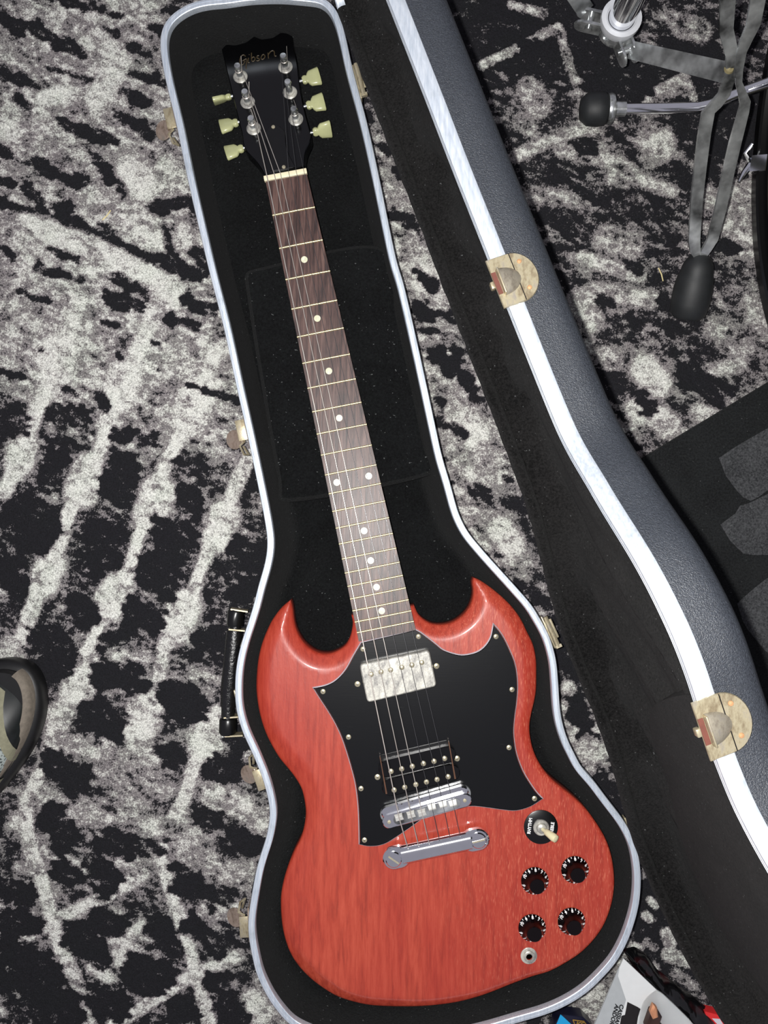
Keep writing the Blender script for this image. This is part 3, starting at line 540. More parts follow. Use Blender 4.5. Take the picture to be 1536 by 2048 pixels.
add('white_edge', join(rings(gout, [(-.0001, ZT - .0002), (-.0001, ZT + .0012), (-.0009, PZ - .0003), (-.0012, PZ - .0003)], False), ), M['white'], gp, 40)
add('black_edge', rings(gout, [(-.0010, PZ - .0006), (-.0010, PZ - .0002), (-.0014, PZ - .0002), (-.0014, PZ - .001)], False), M['black'], gp, 40)
def screw(u, v, z, r=.0026, par=None, name='screw'):
    a = random.random() * 3; Mx = Matrix.Translation(P(u, v, z)) @ Matrix.Rotation(a, 4, 'Z')
    add(name, join(mi(lathe([(r, 0), (r * .92, .0006), (r * .55, .0011), (.0001, .0013)], 14, Mx), 0), mi(box((0, 0, .00125), r * .9, .0004, .0004, Mx), 1), mi(box((0, 0, .00125), .0004, r * .9, .0004, Mx), 1)), [M['screw'], M['satin']], par or g, 40)
for u, v in ((646,1383),(697,1474),(722,1577),(729,1680),(726,1298),(837,1273),(992,1273),(1024,1379),(1018,1495),(1069,1597)): screw(u, v, PZ, .0027, gp)

# neck, fretboard, headstock
ZN, ZE = .0705, .0795
def wp(u, v, z): return P(u, v, z)
nl, nr = P(531, 361, ZN), P(613, 345, ZN); el, er = P(717.5, 1283, ZE), P(831.5, 1260, ZE)
def fb(t, s, h=0.0):                  # t along 0..1, s across -1..1
    a = nl.lerp(el, t); b = nr.lerp(er, t); c = a.lerp(b, (s + 1) / 2); return c + Vector((0, 0, h + .0006 * (1 - s * s)))
V, Fc = [], []; nt, ns = 24, 6
for i in range(nt + 1):
    for j in range(ns + 1): V.append(fb(i / nt, -1 + 2 * j / ns))
for i in range(nt):
    for j in range(ns): k = i * (ns + 1) + j; Fc.append((k, k + ns + 1, k + ns + 2, k + 1))
def skirt(V, Fc, loop, dz):
    n0 = len(V)
    for i in loop: V.append(V[i] + Vector((0, 0, dz)))
    m = len(loop)
    for i in range(m): j = (i + 1) % m; Fc.append((loop[i], loop[j], n0 + j, n0 + i))
    Fc.append(tuple(n0 + i for i in range(m)))
loop = [i * (ns + 1) for i in range(nt + 1)] + [nt * (ns + 1) + j for j in range(1, ns + 1)] + [i * (ns + 1) + ns for i in range(nt - 1, -1, -1)] + [j for j in range(ns - 1, 0, -1)]
skirt(V, Fc, loop, -.006)
board = add('fretboard', (V, Fc), M['rose'], g, 40)
# neck back
V, Fc = [], []; nt2, na = 20, 12
for i in range(nt2 + 1):
    t = i / nt2; a, b = fb(t, -1, -.005), fb(t, 1, -.005); c = (a + b) / 2; hw = (b - a) / 2; dp = .0135 + .003 * t
    for j in range(na + 1): th = math.pi * j / na; V.append(c + hw * math.cos(th) * -1 + Vector((0, 0, -dp * math.sin(th))))
for i in range(nt2):
    for j in range(na): k = i * (na + 1) + j; Fc.append((k, k + 1, k + na + 2, k + na + 1))
    k = i * (na + 1); Fc.append((k + na, k, k + na + 1, k + 2 * na + 1))
Fc += [tuple(range(na + 1)), tuple(nt2 * (na + 1) + j for j in range(na, -1, -1))]
add('neck', (V, Fc), M['wood'], g, 50)
SCL = 628.65; TEND = 461.0
def ft(n): return SCL * (1 - 2 ** (-n / 12)) / TEND
across = (nr - nl).normalized()
for n in range(1, 23):
    t = ft(n); dt = .0011 / .461; V, Fc = [], []
    for i, (k, h) in enumerate(((-1, -.0005), (-.7, .0009), (0, .0013), (.7, .0009), (1, -.0005))):
        for j in range(5): V.append(fb(t + k * dt, -1 + .5 * j, h))
    for i in range(4):
        for j in range(4): k = i * 5 + j; Fc.append((k, k + 5, k + 6, k + 1))
    Fc += [tuple(i * 5 for i in range(5)), tuple(i * 5 + 4 for i in range(4, -1, -1))]
    add('fret', (V, Fc), M['fret'], g, 60)
for n in (3, 5, 7, 9, 12, 15, 17, 19, 21):
    t = (ft(n - 1) + ft(n)) / 2
    for s in ((-.62, .62) if n == 12 else (0,)):
        add('inlay_dot', lathe([(.0033, -.001), (.0033, .00025), (.0001, .0003)], 20, Matrix.Translation(fb(t, s))), M['inlay'], board, 40)
# nut
na_, nb_ = P(528, 357, ZN), P(613.5, 341, ZN); nd = (nb_ - na_).normalized(); NM = frame((na_ + nb_) / 2, nd, Vector((0, 0, 1)).cross(nd), (0, 0, 1))
add('nut', box((0, -.001, 0), (nb_ - na_).length, .0052, .006, NM, .0006), M['nutm'], g, 40)
# headstock plane
hx = nd; hyw = Vector((0, 0, 1)).cross(hx); tilt = math.radians(11)
HO = (P(529, 351, ZN) + P(613, 336, ZN)) / 2 - Vector((0, 0, .0035)); hy = (hyw * math.cos(tilt) - Vector((0, 0, 1)) * math.sin(tilt)).normalized(); hn = hx.cross(hy)
def HL(u, v):                          # photo pixel -> headstock-local x, y
    o = Vector((0, 0, H)); d = P(u, v, 0) - o; s = (HO - o).dot(hn) / d.dot(hn); q = o + d * s - HO
    return (q.dot(hx), q.dot(hy))
HMx = frame(HO, hx, hy, hn)
hs = [HL(*p) for p in catmull([(530,352),(521,335),(508,318),(494,304),(487,290),(484,268),(476,235),(464,185),(452,135),(443,98)], False, 8)] + [HL(*p) for p in [(452,88),(470,90),(492,84),(508,72),(522,78),(545,75),(562,64),(574,66),(585,72)]] + [HL(*p) for p in catmull([(588,98),(594,125),(601,180),(610,225),(620,262),(622,277),(613,297),(609,317),(610,332)], False, 8)]
hs = ccw(resample(hs, .003))
head = add('headstock', xf(slab(hs, -.014, 0, .0008), HMx), M['black'], g, 40)
trc = [HL(*p) for p in catmull([(541,344),(541,318),(536,295),(530,275),(533,263),(547,249),(564,258),(571,268),(572,288),(578,310),(592,336)], False, 8)]
tr = add('truss_rod_cover', xf(slab(resample(trc, .002), .0001, .0016, .0005), HMx), M['satin'], head, 40)
for u, v in ((547, 256), (568, 336)):
    x, y = HL(u, v); add('screw', lathe([(.0021, .0014), (.0018, .0022), (.0001, .0026)], 12, HMx @ Matrix.Translation((x, y, 0))), M['screw'], tr, 40)
# script logo in gold strokes (photo pixels on the headstock face)
LOGO = [[(491,113),(488,110),(483,112),(480,119),(480,127),(483,130),(487,128),(490,122)], [(485,122),(493,118),(493,126),(492,134),(493,138)], [(497,116),(496,125),(499,125)], [(498,110),(498.6,109)], [(503,106),(503,118),(505,123),(509,121),(510,116),(507,114),(503,117)],
        [(518,111.5),(514.5,112),(514,116),(518,117),(519,120),(515,122),(513,121)], [(524,111),(522,116),(524,119),(528,117),(530,112),(527,109),(524,111)], [(537,117),(536,106)], [(536.3,110),(541,103.5),(546,101.5),(548.5,104),(549.5,112),(552.5,112)]]
lv = []
for st in LOGO:
    p = [HL(u, v) for u, v in (catmull(st, False, 1.5) if len(st) > 2 else st)]
    lv.append(xf(strap([Vector((a, b, .00025)) for a, b in p], Vector((.94, .34, 0)), .0011, .0002) if False else tube([Vector((a, b, .0)) for a, b in p], .0006, 6), HMx))
add('script_logo', join(*lv), M['gold'], head, 60, label='faint gold script logo')
# tuners
POSTS = [(481,154),(495.5,205),(507.5,257.5),(571,134.5),(580,185.5),(592,239)]
BUT = [((462,181),(441,187),1),((476,233),(454,239),0),((487,285),(464,292),0),((599,151),(617,146),0),((607.5,202),(631,196),0),((620.5,255),(641,251),1)]
tips = []
for i, ((pu, pv), (sh, bc, edge)) in enumerate(zip(POSTS, BUT)):
    x, y = HL(pu, pv); Mx = HMx @ Matrix.Translation((x, y, 0))
    tn = add('tuning_peg', lathe([(.0074, 0), (.0074, .0008), (.0062, .0016), (.0050, .0018), (.0050, .0030), (.0040, .0034)], 24, Mx), M['nickel'], head, 35)
    add('string_post', lathe([(.0032, .003), (.0032, .0075), (.0024, .0095), (.0024, .0118), (.0034, .0135), (.0036, .0155), (.0030, .0175), (.0001, .0180)], 18, Mx), M['chrome2'], tn, 35)
    tips.append(Mx @ Vector((0, 0, .0105)))
    sx, sy = HL(*sh); bx_, by = HL(*bc); s = -1 if i < 3 else 1
    d = Vector((bx_ - sx, by - sy, 0)); d = Vector((s, 0, 0)) if d.length < 1e-6 else d.normalized()
    Sm = HMx @ frame((sx, sy, -.0085), d, Vector((0, 0, 1)).cross(d), (0, 0, 1))
    add('shaft', xf(tube([(-.008, 0, 0), (.004, 0, 0)], .0016, 10), Sm), M['chrome2'], tn, 40)
    secs = [(.0018, .0030, .0026), (.0035, .0044, .0030), (.0055, .0044, .0030), (.0070, .0036, .0026), (.0082, .0060, .0026), (.0102, .0080, .0028), (.0150, .0086, .0030), (.0200, .0094, .0032), (.0208, .0086, .0026)]
    V, Fc = [], []; nn = 14
    for a, w, hh in secs:
        for k in range(nn):
            th = 2 * math.pi * k / nn; cx, cy = math.cos(th), math.sin(th)
            V.append(Vector((a, w * math.copysign(abs(cx) ** .6, cx), hh * math.copysign(abs(cy) ** .6, cy))))
    for q in range(len(secs) - 1):
        for k in range(nn): k2 = (k + 1) % nn; Fc.append((q * nn + k, q * nn + k2, (q + 1) * nn + k2, (q + 1) * nn + k))
    Fc += [tuple(range(nn - 1, -1, -1)), tuple((len(secs) - 1) * nn + k for k in range(nn))]
    rot = Matrix.Rotation(math.radians(68 if edge else 12), 4, 'X')
    add('peg_button', xf((V, Fc), Sm @ rot), M['pearl'], tn, 50)
# pickups
def quad_px(q, z): return np.array([P(u, v, z)[:2] for u, v in q])
qn = quad_px([(719,1329),(858,1300),(873,1372),(735,1405)], ZT + .010)
def rounded(q, r, n=4):
    q = ccw(q); o = []
    for i in range(len(q)):
        p, a, b = q[i], q[i - 1], q[(i + 1) % len(q)]; da = (a - p) / np.linalg.norm(a - p); db = (b - p) / np.linalg.norm(b - p)
        for k in range(n + 1):
            t = k / n; o.append((1 - t) ** 2 * (p + da * r) + 2 * t * (1 - t) * p + t * t * (p + db * r))
    return np.array(o)
pk = add('neck_pickup', rings(rounded(qn, .004), [(0.0004, ZT), (.0004, ZT + .0085), (0, ZT + .0097), (-.0010, ZT + .0105)]), M['nickel'], g, 25, label='worn silver covered pickup')
ring_ = rounded(quad_px([(717,1327),(861,1297),(877,1374),(734,1408)], PZ), .004)
for u, v in ((742.5,1345),(762,1340),(781,1336),(803,1331),(823,1326.5),(842.5,1321.6)):
    add('pole_screw', join(lathe([(.0026, .0098), (.0026, .0108), (.0018, .0114), (.0001, .0115)], 14, Matrix.Translation(P(u, v, ZT + .0)))), M['screw'], pk, 40)
    o = COL.objects[-1]
for u, v in ((715,1368),(873,1332),(755,1554),(914,1517)): screw(u, v, PZ, .003, gp, 'height_screw')
bpx = [(758,1512),(898,1480),(912,1554),(774,1586)]
bpk = add('bridge_pickup', slab(rounded(quad_px(bpx, ZT + .004), .003), ZT, ZT + .0042, .0004), M['satin'], g, 40, label='black open coil pickup')
for (a, b) in (((781,1536),(888,1511)), ((787.5,1573.5),(896,1547.5))):
    A2, B2 = P(*a, ZT + .009), P(*b, ZT + .009); dd = (B2 - A2).normalized() * .0035
    add('coil_bobbin', slab(stadium(A2 - dd, B2 + dd, .0084, 8), ZT + .004, ZT + .0093, .0006), M['black'], bpk, 40)
for q in ((782,1537),(803,1532),(824,1527),(846,1521.5),(867,1517),(888,1511.5),(788,1574),(809,1568.5),(831,1563),(852,1558),(873,1553),(895,1547.6)):
    add('pole_screw', lathe([(.0026, .0088), (.0026, .0097), (.0019, .0103), (.0001, .0104)], 14, Matrix.Translation(P(*q, ZT))), M['screw'], bpk, 40)
m_cu = plain('copper_edge', srgb(96, 66, 50), .4, .5)
for e1, e2 in (((760,1512),(773,1586)), ((897,1482),(910,1556))):
    a, b = P(*e1, ZT + .007), P(*e2, ZT + .007); add('mounting_leg', strap([a, a.lerp(b, .5), b], Vector((1, .2, 0)), [.0009, .0010, .0016], .006), m_cu, bpk, 40)
# bridge
bl, br = P(778.3, 1644, .0855), P(929.6, 1601, .0855); bd = (br - bl).normalized(); bq = Vector((0, 0, 1)).cross(bd)
bsh = bq * .0062
brg = add('bridge', slab(stadium(bl, br, .0066, 12), ZT + .006, .0855, .0007), M['chrome'], g, 25, label='chrome adjustable bridge')
add('base_bar', slab(stadium(bl + bsh, br + bsh, .0060, 12), ZT + .004, .0800, .0012), M['chrome'], brg, 25)
for e in (bl, br):
    c = e + bsh * .5; add('post_wheel', lathe([(.0078, 0), (.0084, .001), (.0084, .003), (.0078, .004)], 24, Matrix.Translation((c.x, c.y, ZT + .0015))), M['chrome2'], brg, 40)
    add('post_screw', lathe([(.0019, .0855), (.0017, .0862), (.0001, .0864)], 12, Matrix.Translation((e.x, e.y, 0))), M['screw'], brg, 40)
SAD = [(798,1635),(822,1629.5),(844,1626),(864,1615),(886,1609.5),(906,1607.5)]
add('saddle_tray', slab(stadium(bl.lerp(br, .12), br.lerp(bl, .12), .0050, 6), .0850, .0858, .0002), M['chrome2'], brg, 40)
sadw = []; m_sad = plain('bright_saddle', srgb(205, 204, 198), .3, .25)
for i, (u, v) in enumerate(SAD):
    p = P(u, v, .0868); Mx = frame(p, bd, bq, (0, 0, 1)); sadw.append(P(u, v, .0882))
    fl = 1 if i in (0, 1, 2) else -1
    V = [Vector(q) for q in ((-.0040, -.0034, -.001), (.0040, -.0034, -.001), (.0040, .0034, -.001), (-.0040, .0034, -.001), (-.0034, fl * .0012 - .0005, .0013), (.0034, fl * .0012 - .0005, .0013), (.0034, fl * .0012 + .0005, .0013), (-.0034, fl * .0012 + .0005, .0013))]
    add('saddle', xf((V, [(3, 2, 1, 0), (4, 5, 6, 7), (0, 1, 5, 4), (1, 2, 6, 5), (2, 3, 7, 6), (3, 0, 4, 7)]), Mx), m_sad, brg, 20)
# tailpiece
tl, tr_ = P(787.4, 1719, .082), P(957, 1681, .082); td = (tr_ - tl).normalized(); tq = Vector((0, 0, 1)).cross(td)
c1, c2 = P(805.5, 1712, .082), P(940, 1683, .082)
V, Fc = [], []; prof = [(-.0080, .0755), (-.0084, .0785), (-.0076, .0815), (-.0050, .0840), (-.001, .0850), (.0030, .0845), (.0060, .0828), (.0078, .0800), (.0080, .0770), (.0070, .0750)]
e1, e2 = c1 - td * .001, c2 + td * .001
for e in (e1, e2):
    for y, z in prof: q = e + tq * y * 1.12; V.append(Vector((q.x, q.y, z)))
n = len(prof)
for k in range(n - 1): Fc.append((k, n + k, n + k + 1, k + 1))
Fc += [tuple(range(n)), tuple(range(2 * n - 1, n - 1, -1)), (0, n - 1, 2 * n - 1, n)]
tp = add('tailpiece', (V, Fc), M['chrome'], g, 60)
for a_, b_ in ((tl, tl + td * .006), (tr_ - td * .006, tr_)): add('end_lug', slab(stadium(a_, b_, .0108, 12), .0745, .0815, .0012), M['chrome'], tp, 25)
for e, a in ((tl, .6), (tr_, -.25)):
    Mx = Matrix.Translation((e.x, e.y, 0)) @ Matrix.Rotation(-a, 4, 'Z')
    add('stud', join(mi(lathe([(.0080, .0800), (.0080, .0826), (.0070, .0836), (.0001, .0838)], 24, Mx), 0), mi(box((0, 0, .0838), .0125, .0016, .0006, Mx), 1)), [M['chrome'], M['screw']], tp, 40)
    add('stud_post', lathe([(.0065, ZT), (.0065, .0745)], 20, Matrix.Translation((e.x, e.y, 0))), M['chrome2'], tp, 40)
# strings
NUTX = [(534,352),(549,349.5),(561,347),(577,343),(592,341),(607,338.5)]; TAIL = [(815.7,1696),(837,1691.5),(858,1686.5),(879,1682),(900,1676.5),(920,1671)]
ORD = [2, 1, 0, 3, 4, 5]            # post used by each string, low E first
RADS = [.00058, .00048, .00040, .00026, .00024, .00022]
for i in range(6):
    nutp = P(*NUTX[i], ZN + .0042); ps = tips[ORD[i]]; side = hx * (.0030 if i < 3 else -.0030)
    head_pt = nutp + (ps + side - nutp) * .06 - Vector((0, 0, .0004))
    tail = P(*TAIL[i], .0835)
    path = [ps + side * .2 + hy * .003, ps + side, head_pt, nutp, sadw[i], tail, tail - tq * .003 - Vector((0, 0, .004))]
    add('string', tube(path, RADS[i], 6), M['string_w'] if i < 3 else M['string_p'], g, 60)
    V = [ps + (hx * math.cos(a) + hy * math.sin(a)) * .0034 + hn * (.0006 * a / 6 - .001) for a in np.linspace(0, 12.6, 26)]
    end = V[-1] + hn * .006 + (hy * .010 + hx * random.uniform(-.003, .003))
    if i in (0, 1, 2, 3, 5): add('string_end', tube(V + [end], RADS[i] * .9, 5), M['string_w'], g, 60)
# knobs
def knob(u, v, spin):
    c = P(u, v, ZT); Mx = Matrix.Translation(c)
    k = add('control_knob', lathe([(.0136, .0012), (.0137, .0020), (.0132, .0026), (.0112, .0050), (.0092, .0078), (.0080, .0108), (.0076, .0150), (.0072, .0158), (.0001, .0159)], 40, Mx), M['knob'], g, 45)
    sl = math.atan2(.0024, .0020); dm = []
    for j in range(11):
        a = math.radians(152 - (10 - j) * 31.5 + spin); rr = .0116; ra = Vector((math.cos(a), math.sin(a), 0))
        nrm = (ra * math.sin(math.radians(50)) + Vector((0, 0, 1)) * math.cos(math.radians(50))).normalized(); xx = Vector((math.sin(a), -math.cos(a), 0))
        dm.append(text_vf(str(j), .0043, frame(c + ra * rr + Vector((0, 0, .0051)), xx, nrm.cross(xx), nrm), bold=.00012))
    for j in range(41):
        a = math.radians(152 - j * 7.9 + spin); big = j % 2 == 0
        if not big and False: continue
        ra = Vector((math.cos(a), math.sin(a), 0)); tt = Vector((-ra.y, ra.x, 0)); r0, r1 = (.0124, .01365) if j % 4 else (.0120, .01365)
        if j % 2: continue
        p0 = c + ra * r0 + Vector((0, 0, .0041 + (.0124 - r0) * 1.2)); p1 = c + ra * r1 + Vector((0, 0, .0027)); w = .00034
        dm.append(([p0 - tt * w, p1 - tt * w, p1 + tt * w, p0 + tt * w], [(0, 1, 2, 3)]))
    add('dial_markings', join(*dm), M['print_w'], k, 0, label='white printed numbers and ticks')
for u, v, s in ((1069, 1760, 0), (1149, 1738, 3), (1063.5, 1854, 1), (1142, 1841, 0)): knob(u, v, s)
# toggle switch and jack
c = P(1081.5, 1653.5, ZT); Mx = Matrix.Translation(c)
sw = add('switch_washer', lathe([(.0170, .0001), (.0170, .0010), (.0165, .0013), (.0050, .0013)], 40, Mx), M['satin'], g, 40)
tx = []
for s, off, sp in (('RHYTHM', -.0112, 0), ('TREBLE', .0112, 0)):
    yd = Vector((.12, .99, 0)).normalized(); xd = Vector((yd.y, -yd.x, 0)); base = c + xd * off + Vector((0, 0, .0014))
    tx.append(text_vf(s, .0046, frame(base, yd, Vector((0, 0, 1)).cross(yd), (0, 0, 1)) @ Matrix.Diagonal((.86, 1, 1, 1)), bold=.00016))
add('switch_lettering', join(*tx), M['print_w'], sw, 0, label='white words RHYTHM and TREBLE')
add('switch_nut', join(lathe([(.0080, .0012), (.0080, .0030), (.0074, .0036), (.0050, .0036)], 24, Mx), lathe([(.0052, .0036), (.0048, .0060), (.0038, .0068), (.0001, .0069)], 20, Mx)), M['nickel'], sw, 40)
ax = Vector((.0100, -.0045, .0125)).normalized()
add('switch_lever', lathe([(.0018, 0), (.0022, .005), (.0033, .0062), (.0036, .011), (.0042, .0165), (.0036, .0190), (.0001, .0200)], 18, axf(c + Vector((0, 0, .005)), ax)), M['cream'], sw, 45, label='cream switch tip')
Mx = Matrix.Translation(P(1057.5, 1911, ZT))
jk = add('output_jack', join(mi(lathe([(.0082, 0), (.0082, .0008), (.0072, .0012), (.0056, .0012), (.0056, .0030), (.0046, .0036), (.0032, .0036), (.0030, .0030)], 28, Mx, cap=False), 0), mi(lathe([(.0032, .0012), (.0001, .0012)], 20, Mx), 1)), [M['nickel'], M['bumper']], g, 40)

# ------------------------------------------------------------------ hi-hat stand
st = thing('drum_hardware_stand', 'chrome tripod drum stand with flat double leg and black rubber foot on the carpet', 'drum stand', P(1240, 60, 0))
def zleg(v): return .035 + max(0, 530 - v) * .00042
def pl(u, v): return P(u, v, zleg(v))
A1 = [(1397,520),(1390,500),(1388,480),(1393,400),(1400,335),(1408,270),(1416,225),(1432,208),(1448,188),(1455,165),(1462,140),(1464,110),(1458,85),(1452,60),(1455,0),(1456,-60)]
wB = [.005, .0105, .0118, .0118, .0118, .0115, .010, .009, .0065, .0055, .006, .0085, .010, .0115, .0118, .0118]
wA = [.005, .0105, .0118, .0118, .0118, .0118, .0118, .0118, .0112, .0105, .010, .010, .0105, .011, .0118, .0118] or [.005, .0105, .0118, .0118, .0118, .0118, .0118, .0118, .0118, .0118, .0118, .0118, .0118, .0118, .0118, .0118]
B1 = [(1402,520),(1412,500),(1424,480),(1440,420),(1455,350),(1470,285),(1486,225),(1490,205),(1484,185),(1477,165),(1478,140),(1482,105),(1492,80),(1506,50),(1515,0),(1520,-60)]
xd = Vector((1, .1, -.1))
add('leg', strap([pl(*p) for p in A1], xd, wA, .003), M['chrome2'], st, 30)
add('leg', strap([pl(*p) for p in B1], xd, wB, .003), M['chrome2'], st, 30)
fo, fa = P(1380, 605, .018), (P(1398, 525, .036) - P(1380, 605, .018)).normalized()
add('rubber_foot', lathe([(.0145, -.016), (.0185, -.012), (.0200, 0), (.0200, .014), (.0185, .026), (.0165, .030), (.0165, .034), (.0150, .040), (.0105, .047), (.006, .050)], 28, axf(fo, fa)), M['rubber'], st, 45)
add('rivet', lathe([(.0042, 0), (.0034, .0016), (.0020, .0014), (.0001, .0022)], 18, axf(pl(1457, 141) + Vector((-.0005, 0, .002)), (0, 0, 1))), M['fret'], st, 45)
zc = .105
tub = P(1241, 40, zc)
add('centre_tube', lathe([(.0125, 0), (.0125, .62)], 32, Matrix.Translation(tub)), M['chrome'], st, 40)
add('collar', lathe([(.0130, -.001), (.0130, .004), (.0150, .0055), (.0192, .0050), (.0195, .0), (.0180, -.006), (.0130, -.006)], 36, Matrix.Translation(tub), cap=False), plain('pale_collar', srgb(196, 198, 202), .35, .2, namt=.05), st, 40)
hub = add('hub', lathe([(.0120, -.022), (.0175, -.018), (.0178, -.008), (.0160, -.004)], 24, Matrix.Translation(tub)), M['chrome2'], st, 40)
for (u, v, au, av) in ((1180, 42, -1, .05), (1252, 100, .25, -1)):
    c = P(u, v, zc - .012); d = (c - tub); d.z = 0; d.normalize(); s = Vector((0, 0, 1)).cross(d)
    for k in (-1, 1):
        cc = c + s * k * .0062
        add('ear', xf(slab(stadium((-.016, 0), (.006, 0), .0085, 8), -.0013, .0013, .0004), frame(cc, d, Vector((0, 0, 1)), s)), M['chrome2'], st, 40)
    add('pivot_bolt', tube([c - s * .0095, c + s * .0095], .0038, 12), M['chrome2'], st, 40)
c = P(1215, 72, zc - .008); add('lock_screw', lathe([(.0048, -.006), (.0048, .003), (.0030, .004), (.0030, .002), (.0001, .002)], 18, axf(c, (tub - c) * -1 + Vector((0, 0, .02)))), M['chrome2'], st, 40)
b0, b1 = P(1262, 100, zc - .010), pl(1458, 141) - Vector((0, 0, .004))
add('brace', strap([b0, b0.lerp(b1, .5), b1], Vector((.12, 1, .25)), [.0155, .0160, .0165], .0025), M['chrome2'], st, 30)
add('brace', strap([P(1172, 22, zc - .008), P(1130, -40, .14), P(1090, -110, .17)], Vector((.8, .5, .2)), .016, .0025), M['chrome2'], st, 30)
c0 = P(1145, -4, .006)
# ------------------------------------------------------------------ bass drum with its anchor spur
X0, YC, RD = .395, .335, .279
bd_ = thing('bass_drum', 'black bass drum whose hoop edge shows at the right edge of the photo', 'drum', (X0 + .2, YC, 0))
DM = frame((X0, YC, RD + .002), (0, 1, 0), (0, 0, 1), (1, 0, 0))
add('hoop', lathe([(.279, 0), (.279, .040), (.268, .040), (.266, .002), (.268, 0), (.279, 0)], 96, DM, cap=False), M['satin'], bd_, 40)
add('drum_head', lathe([(.267, .014), (.262, .010), (.255, .012), (.0001, .012)], 96, DM, cap=False), plain('smoky_drum_head', srgb(52, 50, 42), .35, namt=.25, nscale=14), bd_, 40)
add('shell', lathe([(.2655, .012), (.2655, .44), (.0001, .44)], 96, DM, cap=False), M['black'], bd_, 40)
cl_ = P(1492, 325, .03)
hk = Vector((X0, cl_.y, .012))
add('claw_hook', join(strap([hk + Vector((.030, .004, -.0065)), hk + Vector((-.004, .004, .0)), hk + Vector((-.008, .002, .010)), hk + Vector((.004, 0, .018))], Vector((0, 1, 0)), .016, .003),
    tube([hk + Vector((-.006, .004, .002)), hk + Vector((-.014, -.006, .004)), hk + Vector((-.020, -.016, .006))], [.004, .0032, .0016], 8), tube([hk + Vector((-.006, .006, .003)), hk + Vector((-.014, .014, .008)), hk + Vector((-.008, .022, .012))], [.003, .0022, .0018], 8)), M['chrome'], bd_, 40)
sp = [P(1228, 218, .020), P(1330, 217, .022), P(1395, 215, .025), P(1420, 210, .030), P(1470, 190, .038), P(1536, 166, .05), Vector((X0 + .004, P(1570, 155, .058).y, .060))]
spur = add('anchor_spur', tube(sp, .0056, 14), M['chrome'], bd_, 50)
d = (sp[0] - sp[1]).normalized()
add('spur_washer', lathe([(.006, -.012), (.0075, -.012), (.0078, -.002), (.0150, .001), (.0160, .004), (.0150, .007), (.006, .008)], 24, axf(sp[0], d)), M['chrome2'], spur, 40)
add('rubber_tip', lathe([(.0120, .006), (.0165, .010), (.0175, .018), (.0165, .028), (.0110, .035), (.0001, .037)], 24, axf(sp[0], d)), M['rubber'], spur, 50)
# ------------------------------------------------------------------ drum mat
dm = thing('drum_mat', 'flat black drum mat with painted-in lit patches at the right edge behind the case lid', 'mat', P(1500, 1100, 0))
add('mat_sheet', slab(px2([(1240,946),(1290,912),(1536,764),(2000,484),(2500,1300),(1740,1770),(1700,1700)], .003), .0012, .0042, .001), M['mat'], dm, 30)
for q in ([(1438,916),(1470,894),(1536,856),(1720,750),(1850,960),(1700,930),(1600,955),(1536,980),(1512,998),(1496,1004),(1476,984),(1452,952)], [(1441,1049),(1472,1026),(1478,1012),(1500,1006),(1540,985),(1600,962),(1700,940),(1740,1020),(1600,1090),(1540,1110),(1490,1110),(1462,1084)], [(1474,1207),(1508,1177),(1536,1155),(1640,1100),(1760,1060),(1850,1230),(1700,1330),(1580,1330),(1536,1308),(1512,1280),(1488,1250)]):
    add('lit_mat_patch', slab(resample(px2(q, .0048), .01), .0041, .0048, .0002), M['mat2'], dm, 30)  # lit areas of the mat, put in as lighter grey sheets
# ------------------------------------------------------------------ shoes
SM = dict(sole=plain('black_outsole', srgb(13, 13, 14), .45, namt=.2), tan=plain('taupe_foxing', srgb(104, 96, 86), .8, namt=.2, nscale=200, bump=.3), cap=plain('glossy_black_toe', srgb(22, 25, 25), .3, namt=.4, nscale=60), suede=plain('olive_suede', srgb(122, 120, 100), .9, namt=.14, nscale=260, bump=.3), lace=plain('grey_laces', srgb(150, 150, 140), .8))
def m_mesh():
    m = NT('grey_mesh'); v = m.coords(.9, (1, .55, 1)); k = m.n('ShaderNodeTexVoronoi', feature='DISTANCE_TO_EDGE'); k.inputs['Scale'].default_value = 330; m.l(v, k.inputs['Vector'])
    m.l(m.ramp(k.outputs[0], [(.10, srgb(150, 158, 155)), (.32, srgb(58, 66, 66))]), m.b.inputs['Base Color']); m.set(Roughness=.8); m.bump(k.outputs[0], .6, .001); return m.m
SM['mesh'] = m_mesh()
def half_w(s, k=1.0):                   # half width of the shoe at distance s behind the toe tip
    a = np.clip(s / .105, 0, 1); toe = (1 - (1 - a) ** 2.3) ** .56
    return k * (.056 * toe - .012 * np.clip((s - .12) / .09, 0, 1) ** 1.3) * (np.clip((.305 - s) / .03, 0, 1) ** .5 if s > .27 else 1)
def plan(k, s0, s1, n=36):
    t = [s0 + (s1 - s0) * (.5 - .5 * math.cos(math.pi * i / n)) for i in range(n + 1)]
    return ccw(np.array([(-s, -half_w(max(s - s0, 0), k)) for s in t] + [(-s, half_w(max(s - s0, 0), k)) for s in t[::-1][1:-1]]))
def zup(s): return .048 + .030 * np.clip((s - .03) / .16, 0, 1) ** 1.4
def upper_pt(s, a, grow=0.0):           # a: 0..pi over the shoe
    w = half_w(max(s - .012, .0005)) * .90 + grow; zt = zup(s) * min(1, (max(s - .008, 0) / .05) ** .45) + grow
    c = math.cos(a); return Vector((-s, -w * math.copysign(abs(c) ** .8, c), .022 + (zt - .022) * max(0, math.sin(a)) ** .75))
